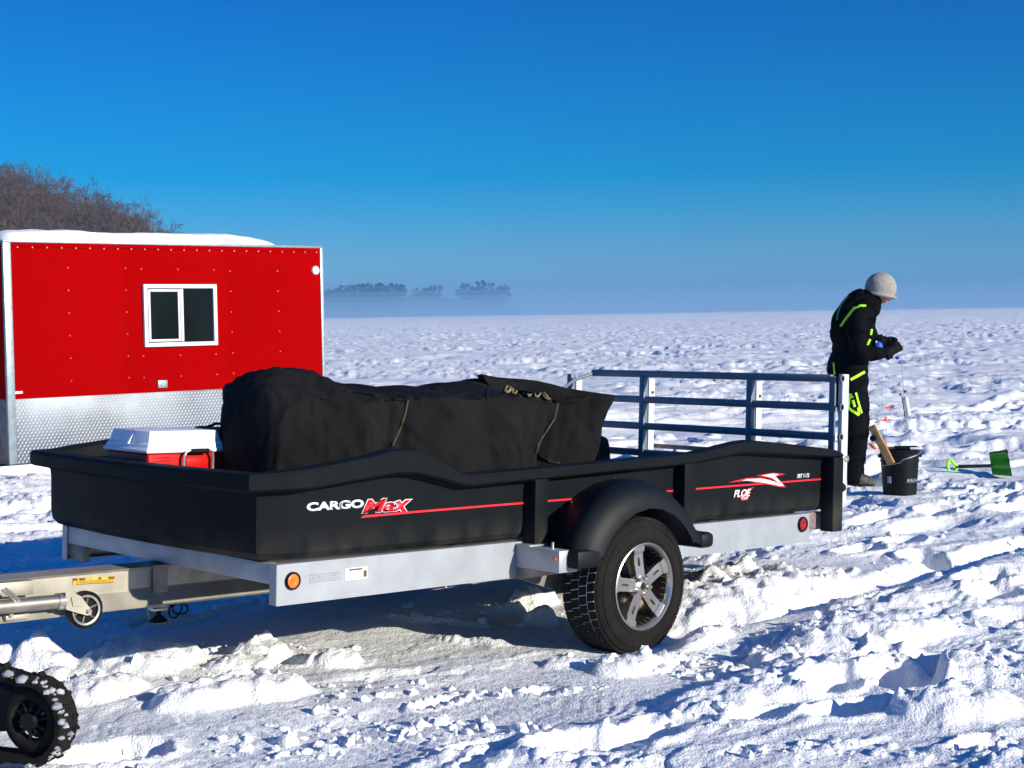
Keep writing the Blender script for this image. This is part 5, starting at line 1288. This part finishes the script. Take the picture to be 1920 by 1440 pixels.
    root3 = empty('hand_line', P_[0]); tag(root3, 'thin dark line hanging from the gloves to the pail, carrying a white tube', 'fishing line')
    loc = [p-P_[0] for p in P_]
    mb = MB(); mb.tube(loc, .0035, 5); mb.build('line', MT['grey'], root3)
    a, b_ = at_depth(1697.5, 744, LD-.4)-P_[0], at_depth(1703, 779, LD-.4)-P_[0]
    mb = MB(); mb.tube([a, a+(b_-a)*.04, a+(b_-a)*.96, b_], [.014, .021, .021, .014], 14); tb = mb.build('float_tube', MT['wwhite'], root3)
    mb = MB(); mb.tube([a+Vector((-.032, -.01, .01)), b_+Vector((-.030, -.01, -.01))], .0045, 6); mb.build('rod', MT['blk'], tb)
    mb = MB(); mb.ball(a+Vector((-.045, -.01, .02)), (.012, .01, .010), 1); mb.ball(a+Vector((-.005, -.01, .045)), (.012, .01, .014), 1); mb.build('clasp', MT['blk'], root3)
    # shovel
    SD = 13.6
    def sp(u, v, dy=0): return at_depth(u, v, SD+dy)
    o0 = sp(1830, 874); root4 = empty('snow_shovel', o0); tag(root4, 'green snow shovel with black shaft and lime grip lying right of the pail', 'shovel')
    q = lambda u, v, dy=0: sp(u, v, dy)-o0
    mb = MB(); mb.tube([q(1792, 875), q(1828, 874), q(1862, 873)], [.018, .016, .016], 10); mb.build('shaft', MT['blk'], root4)
    mb = MB(); mb.tube([q(1796, 875), q(1789, 870), q(1784, 863), q(1779, 862), q(1776, 868), q(1777, 876), q(1780, 882)], [.016, .016, .015, .014, .014, .014, .012], 8)
    mb.tube([q(1796, 875), q(1792, 881), q(1789, 884)], [.016, .014, .010], 8); mb.build('grip', MT['lime'], root4)
    mb = MB(); NX = 14; NY = 14; vs = []
    for j in range(NY+1):
        for i in range(NX+1):
            s, t = i/NX, j/NY
            u = (1855+(1889-1855)*s)*(1-t)+(1861+(1898-1861)*s)*t; v = (848+(843-848)*s)*(1-t)+(890+(893-890)*s)*t
            cr = (2*t-1)**2; dy = .10*cr*-1 + .10 + .02*math.sin(t*PI*6)*(s < .95) - .16*t
            vs.append(q(u, v, dy+.05*s))
    k = len(vs); fs = [(j*(NX+1)+i, j*(NX+1)+i+1, (j+1)*(NX+1)+i+1, (j+1)*(NX+1)+i) for j in range(NY) for i in range(NX)]
    vs2 = vs+[v+Vector((0, .012, 0)) for v in vs]; fs2 = [tuple(reversed([a+k for a in f])) for f in fs]; rim = [(0, i) for i in range(0)]
    edge = [i for i in range(NX+1)] + [j*(NX+1)+NX for j in range(1, NY+1)] + [NY*(NX+1)+i for i in range(NX-1, -1, -1)] + [j*(NX+1) for j in range(NY-1, 0, -1)]
    fs3 = [(edge[i], edge[(i+1) % len(edge)], edge[(i+1) % len(edge)]+k, edge[i]+k) for i in range(len(edge))]
    mb.add(vs2, fs+fs2+fs3); mb.build('blade', MT['green'], root4, smooth=45)
tackle()

# ------------------------------------------------------------------ track unit of the towing machine, lower left
def track():
    nrm = Vector((-.354, -.935, 0)); ax = Vector((.935, -.354, 0))
    c = at_depth(56, 1351, 5.30); m = Matrix((ax, -nrm, Vector((0, 0, 1)))).transposed().to_4x4(); m.translation = c
    root = empty('track_unit', mw=m); tag(root, 'snow-caked black rubber track with its round wheel at the lower left corner', 'rubber track')
    R = .143; w = .075
    mb = MB(); Rd = .128
    mb.lathe([(0, -.018), (.030, -.018), (.034, -.006), (.040, .018)], (0, 0, 0), (0, 1, 0), n=30); hub = mb.build('hub', MT['blk'], root)
    mb = MB(); mb.lathe([(.072, .03), (.074, .004), (.080, -.006), (.090, -.008), (.112, -.002), (.128, .012), (.130, .05), (.118, .06)], (0, 0, 0), (0, 1, 0), n=56); wh = mb.build('idler_wheel', MT['rubber'], root)
    mb = MB(); mb.lathe([(0, .045), (.076, .045)], (0, 0, 0), (0, 1, 0), n=30); mb.build('wheel_web', MT['blk'], wh)
    for k in range(10):
        t = 2*PI*k/10+.2; d = Vector((math.cos(t), 0, math.sin(t))); mb = MB(); mb.tube([d*.03+Vector((0, .004, 0)), d*.076+Vector((0, .012, 0))], [.009, .006], 6); mb.build('spoke', MT['blk'], wh)
    for k in range(6):
        t = 2*PI*k/6+.5; mb = MB(); mb.lathe([(0, .008), (.005, .009), (.006, .03)], (math.cos(t)*.055, 0, math.sin(t)*.055), (0, 1, 0), n=6); mb.build('wheel_bolt', MT['rope'], wh)
    # belt path round idler, off to the drive sprocket up left
    path = []; top = math.radians(101)
    for k in range(25):
        a = -PI/2 + (top+PI/2)*k/24; path.append((R*math.cos(a), R*math.sin(a)))
    dirx, dirz = -math.sin(top), math.cos(top)
    p = path[-1]
    for k in range(1, 13): path.append((p[0]-abs(dirx)*.06*k, p[1]-dirz*.06*k))
    cx, cz = path[-1][0]-.02, path[-1][1]-.14
    for k in range(1, 13):
        a = math.radians(100+k*13); path.append((cx+.145*math.cos(a), cz+.145*math.sin(a)))
    path += [(-.75, .0), (-.70, -.13), (-.60, -R)] + [(-.60+.06*k, -R) for k in range(1, 10)]
    n = len(path); vs = []; y0, y1 = -.030, w
    for i, (x, z) in enumerate(path):
        a = path[i-1]; b = path[(i+1) % n]; dx, dz = b[0]-a[0], b[1]-a[1]; L = math.hypot(dx, dz); nx, nz = dz/L, -dx/L
        for (yy, o) in ((y0, -.010), (y0, .010), (y0+.012, .014), (y1-.012, .014), (y1, .010), (y1, -.010)): vs.append((x+nx*o, yy, z+nz*o))
    mb = MB(); mb.add(vs, [(i*6+j, ((i+1) % n)*6+j, ((i+1) % n)*6+(j+1) % 6, i*6+(j+1) % 6) for i in range(n) for j in range(6)]); bel = mb.build('belt', MT['rubber'], root, smooth=30)
    # lugs and packed snow between them
    acc = 0; last = None; cnt = 0
    for i in range(n):
        x, z = path[i]; a = path[i-1]; b = path[(i+1) % n]; dx, dz = b[0]-a[0], b[1]-a[1]; L = math.hypot(dx, dz); t = Vector((dx/L, 0, dz/L)); nn = Vector((dz/L, 0, -dx/L))
        if last is not None: acc += (Vector((x, 0, z))-last).length
        last = Vector((x, 0, z))
        if acc > .038 or i == 0:
            acc = 0; cnt += 1
            mm = Matrix((t, Vector((0, 1, 0)), nn)).transposed().to_4x4(); mm.translation = Vector((x, 0, z))
            for (ya, yb) in ((y0+.004, y0+.055), (y0+.066, y1-.004)):
                mb = MB(); hh = .016 + .005*((cnt*5+int(ya*900)) % 3)
                mb.add([mm @ Vector(v) for v in ((-.010, ya, .012), (.010, ya, .012), (.010, yb, .012), (-.010, yb, .012), (-.004, ya+.004, hh), (.004, ya+.004, hh), (.004, yb-.004, hh), (-.004, yb-.004, hh))], [(0, 1, 5, 4), (1, 2, 6, 5), (2, 3, 7, 6), (3, 0, 4, 7), (4, 5, 6, 7)])
                mb.build('lug', MT['rubber'], bel, smooth=0)
    mb = MB(); r = random.Random(6)
    bm0 = None
    for i in range(n):
        x, z = path[i]; x2, z2 = path[(i+1) % n]
        for k in range(2):
            f = r.random(); px, pz = x+(x2-x)*f, z+(z2-z)*f; L = math.hypot(x2-x, z2-z) or 1; nx, nz = (z2-z)/L, -(x2-x)/L
            s = r.uniform(.003, .010)*(1 if r.random() < .8 else 1.6); bm = bmesh.new(); bmesh.ops.create_icosphere(bm, subdivisions=1, radius=1)
            yy = r.choice((y0+r.uniform(-.004, .03), r.uniform(y0, y1)))
            for v in bm.verts: v.co = Vector((v.co.x*s*1.5, v.co.y*s*1.6, v.co.z*s))*(1+r.uniform(-.3, .3)) + Vector((px+nx*.014, yy, pz+nz*.014))
            mb.bm(bm)
    o = mb.build('caked_snow', MT['snowd'], bel, smooth=60, fix=False); o['kind'] = 'stuff'
    mb = MB(); mb.poly([(-.70, .07, .12), (-.60, .07, .22), (-.05, .07, .05), (.02, .07, 0), (-.05, .07, -.06), (-.60, .07, -.12)], .10, (0, 1, 0)); mb.build('side_frame', MT['blk'], root)
    mb = MB(); mb.box((-.9, .02, .10), (-.18, .30, .50), bev=.03); 
track()

bpy.data.scenes.remove(TMP)
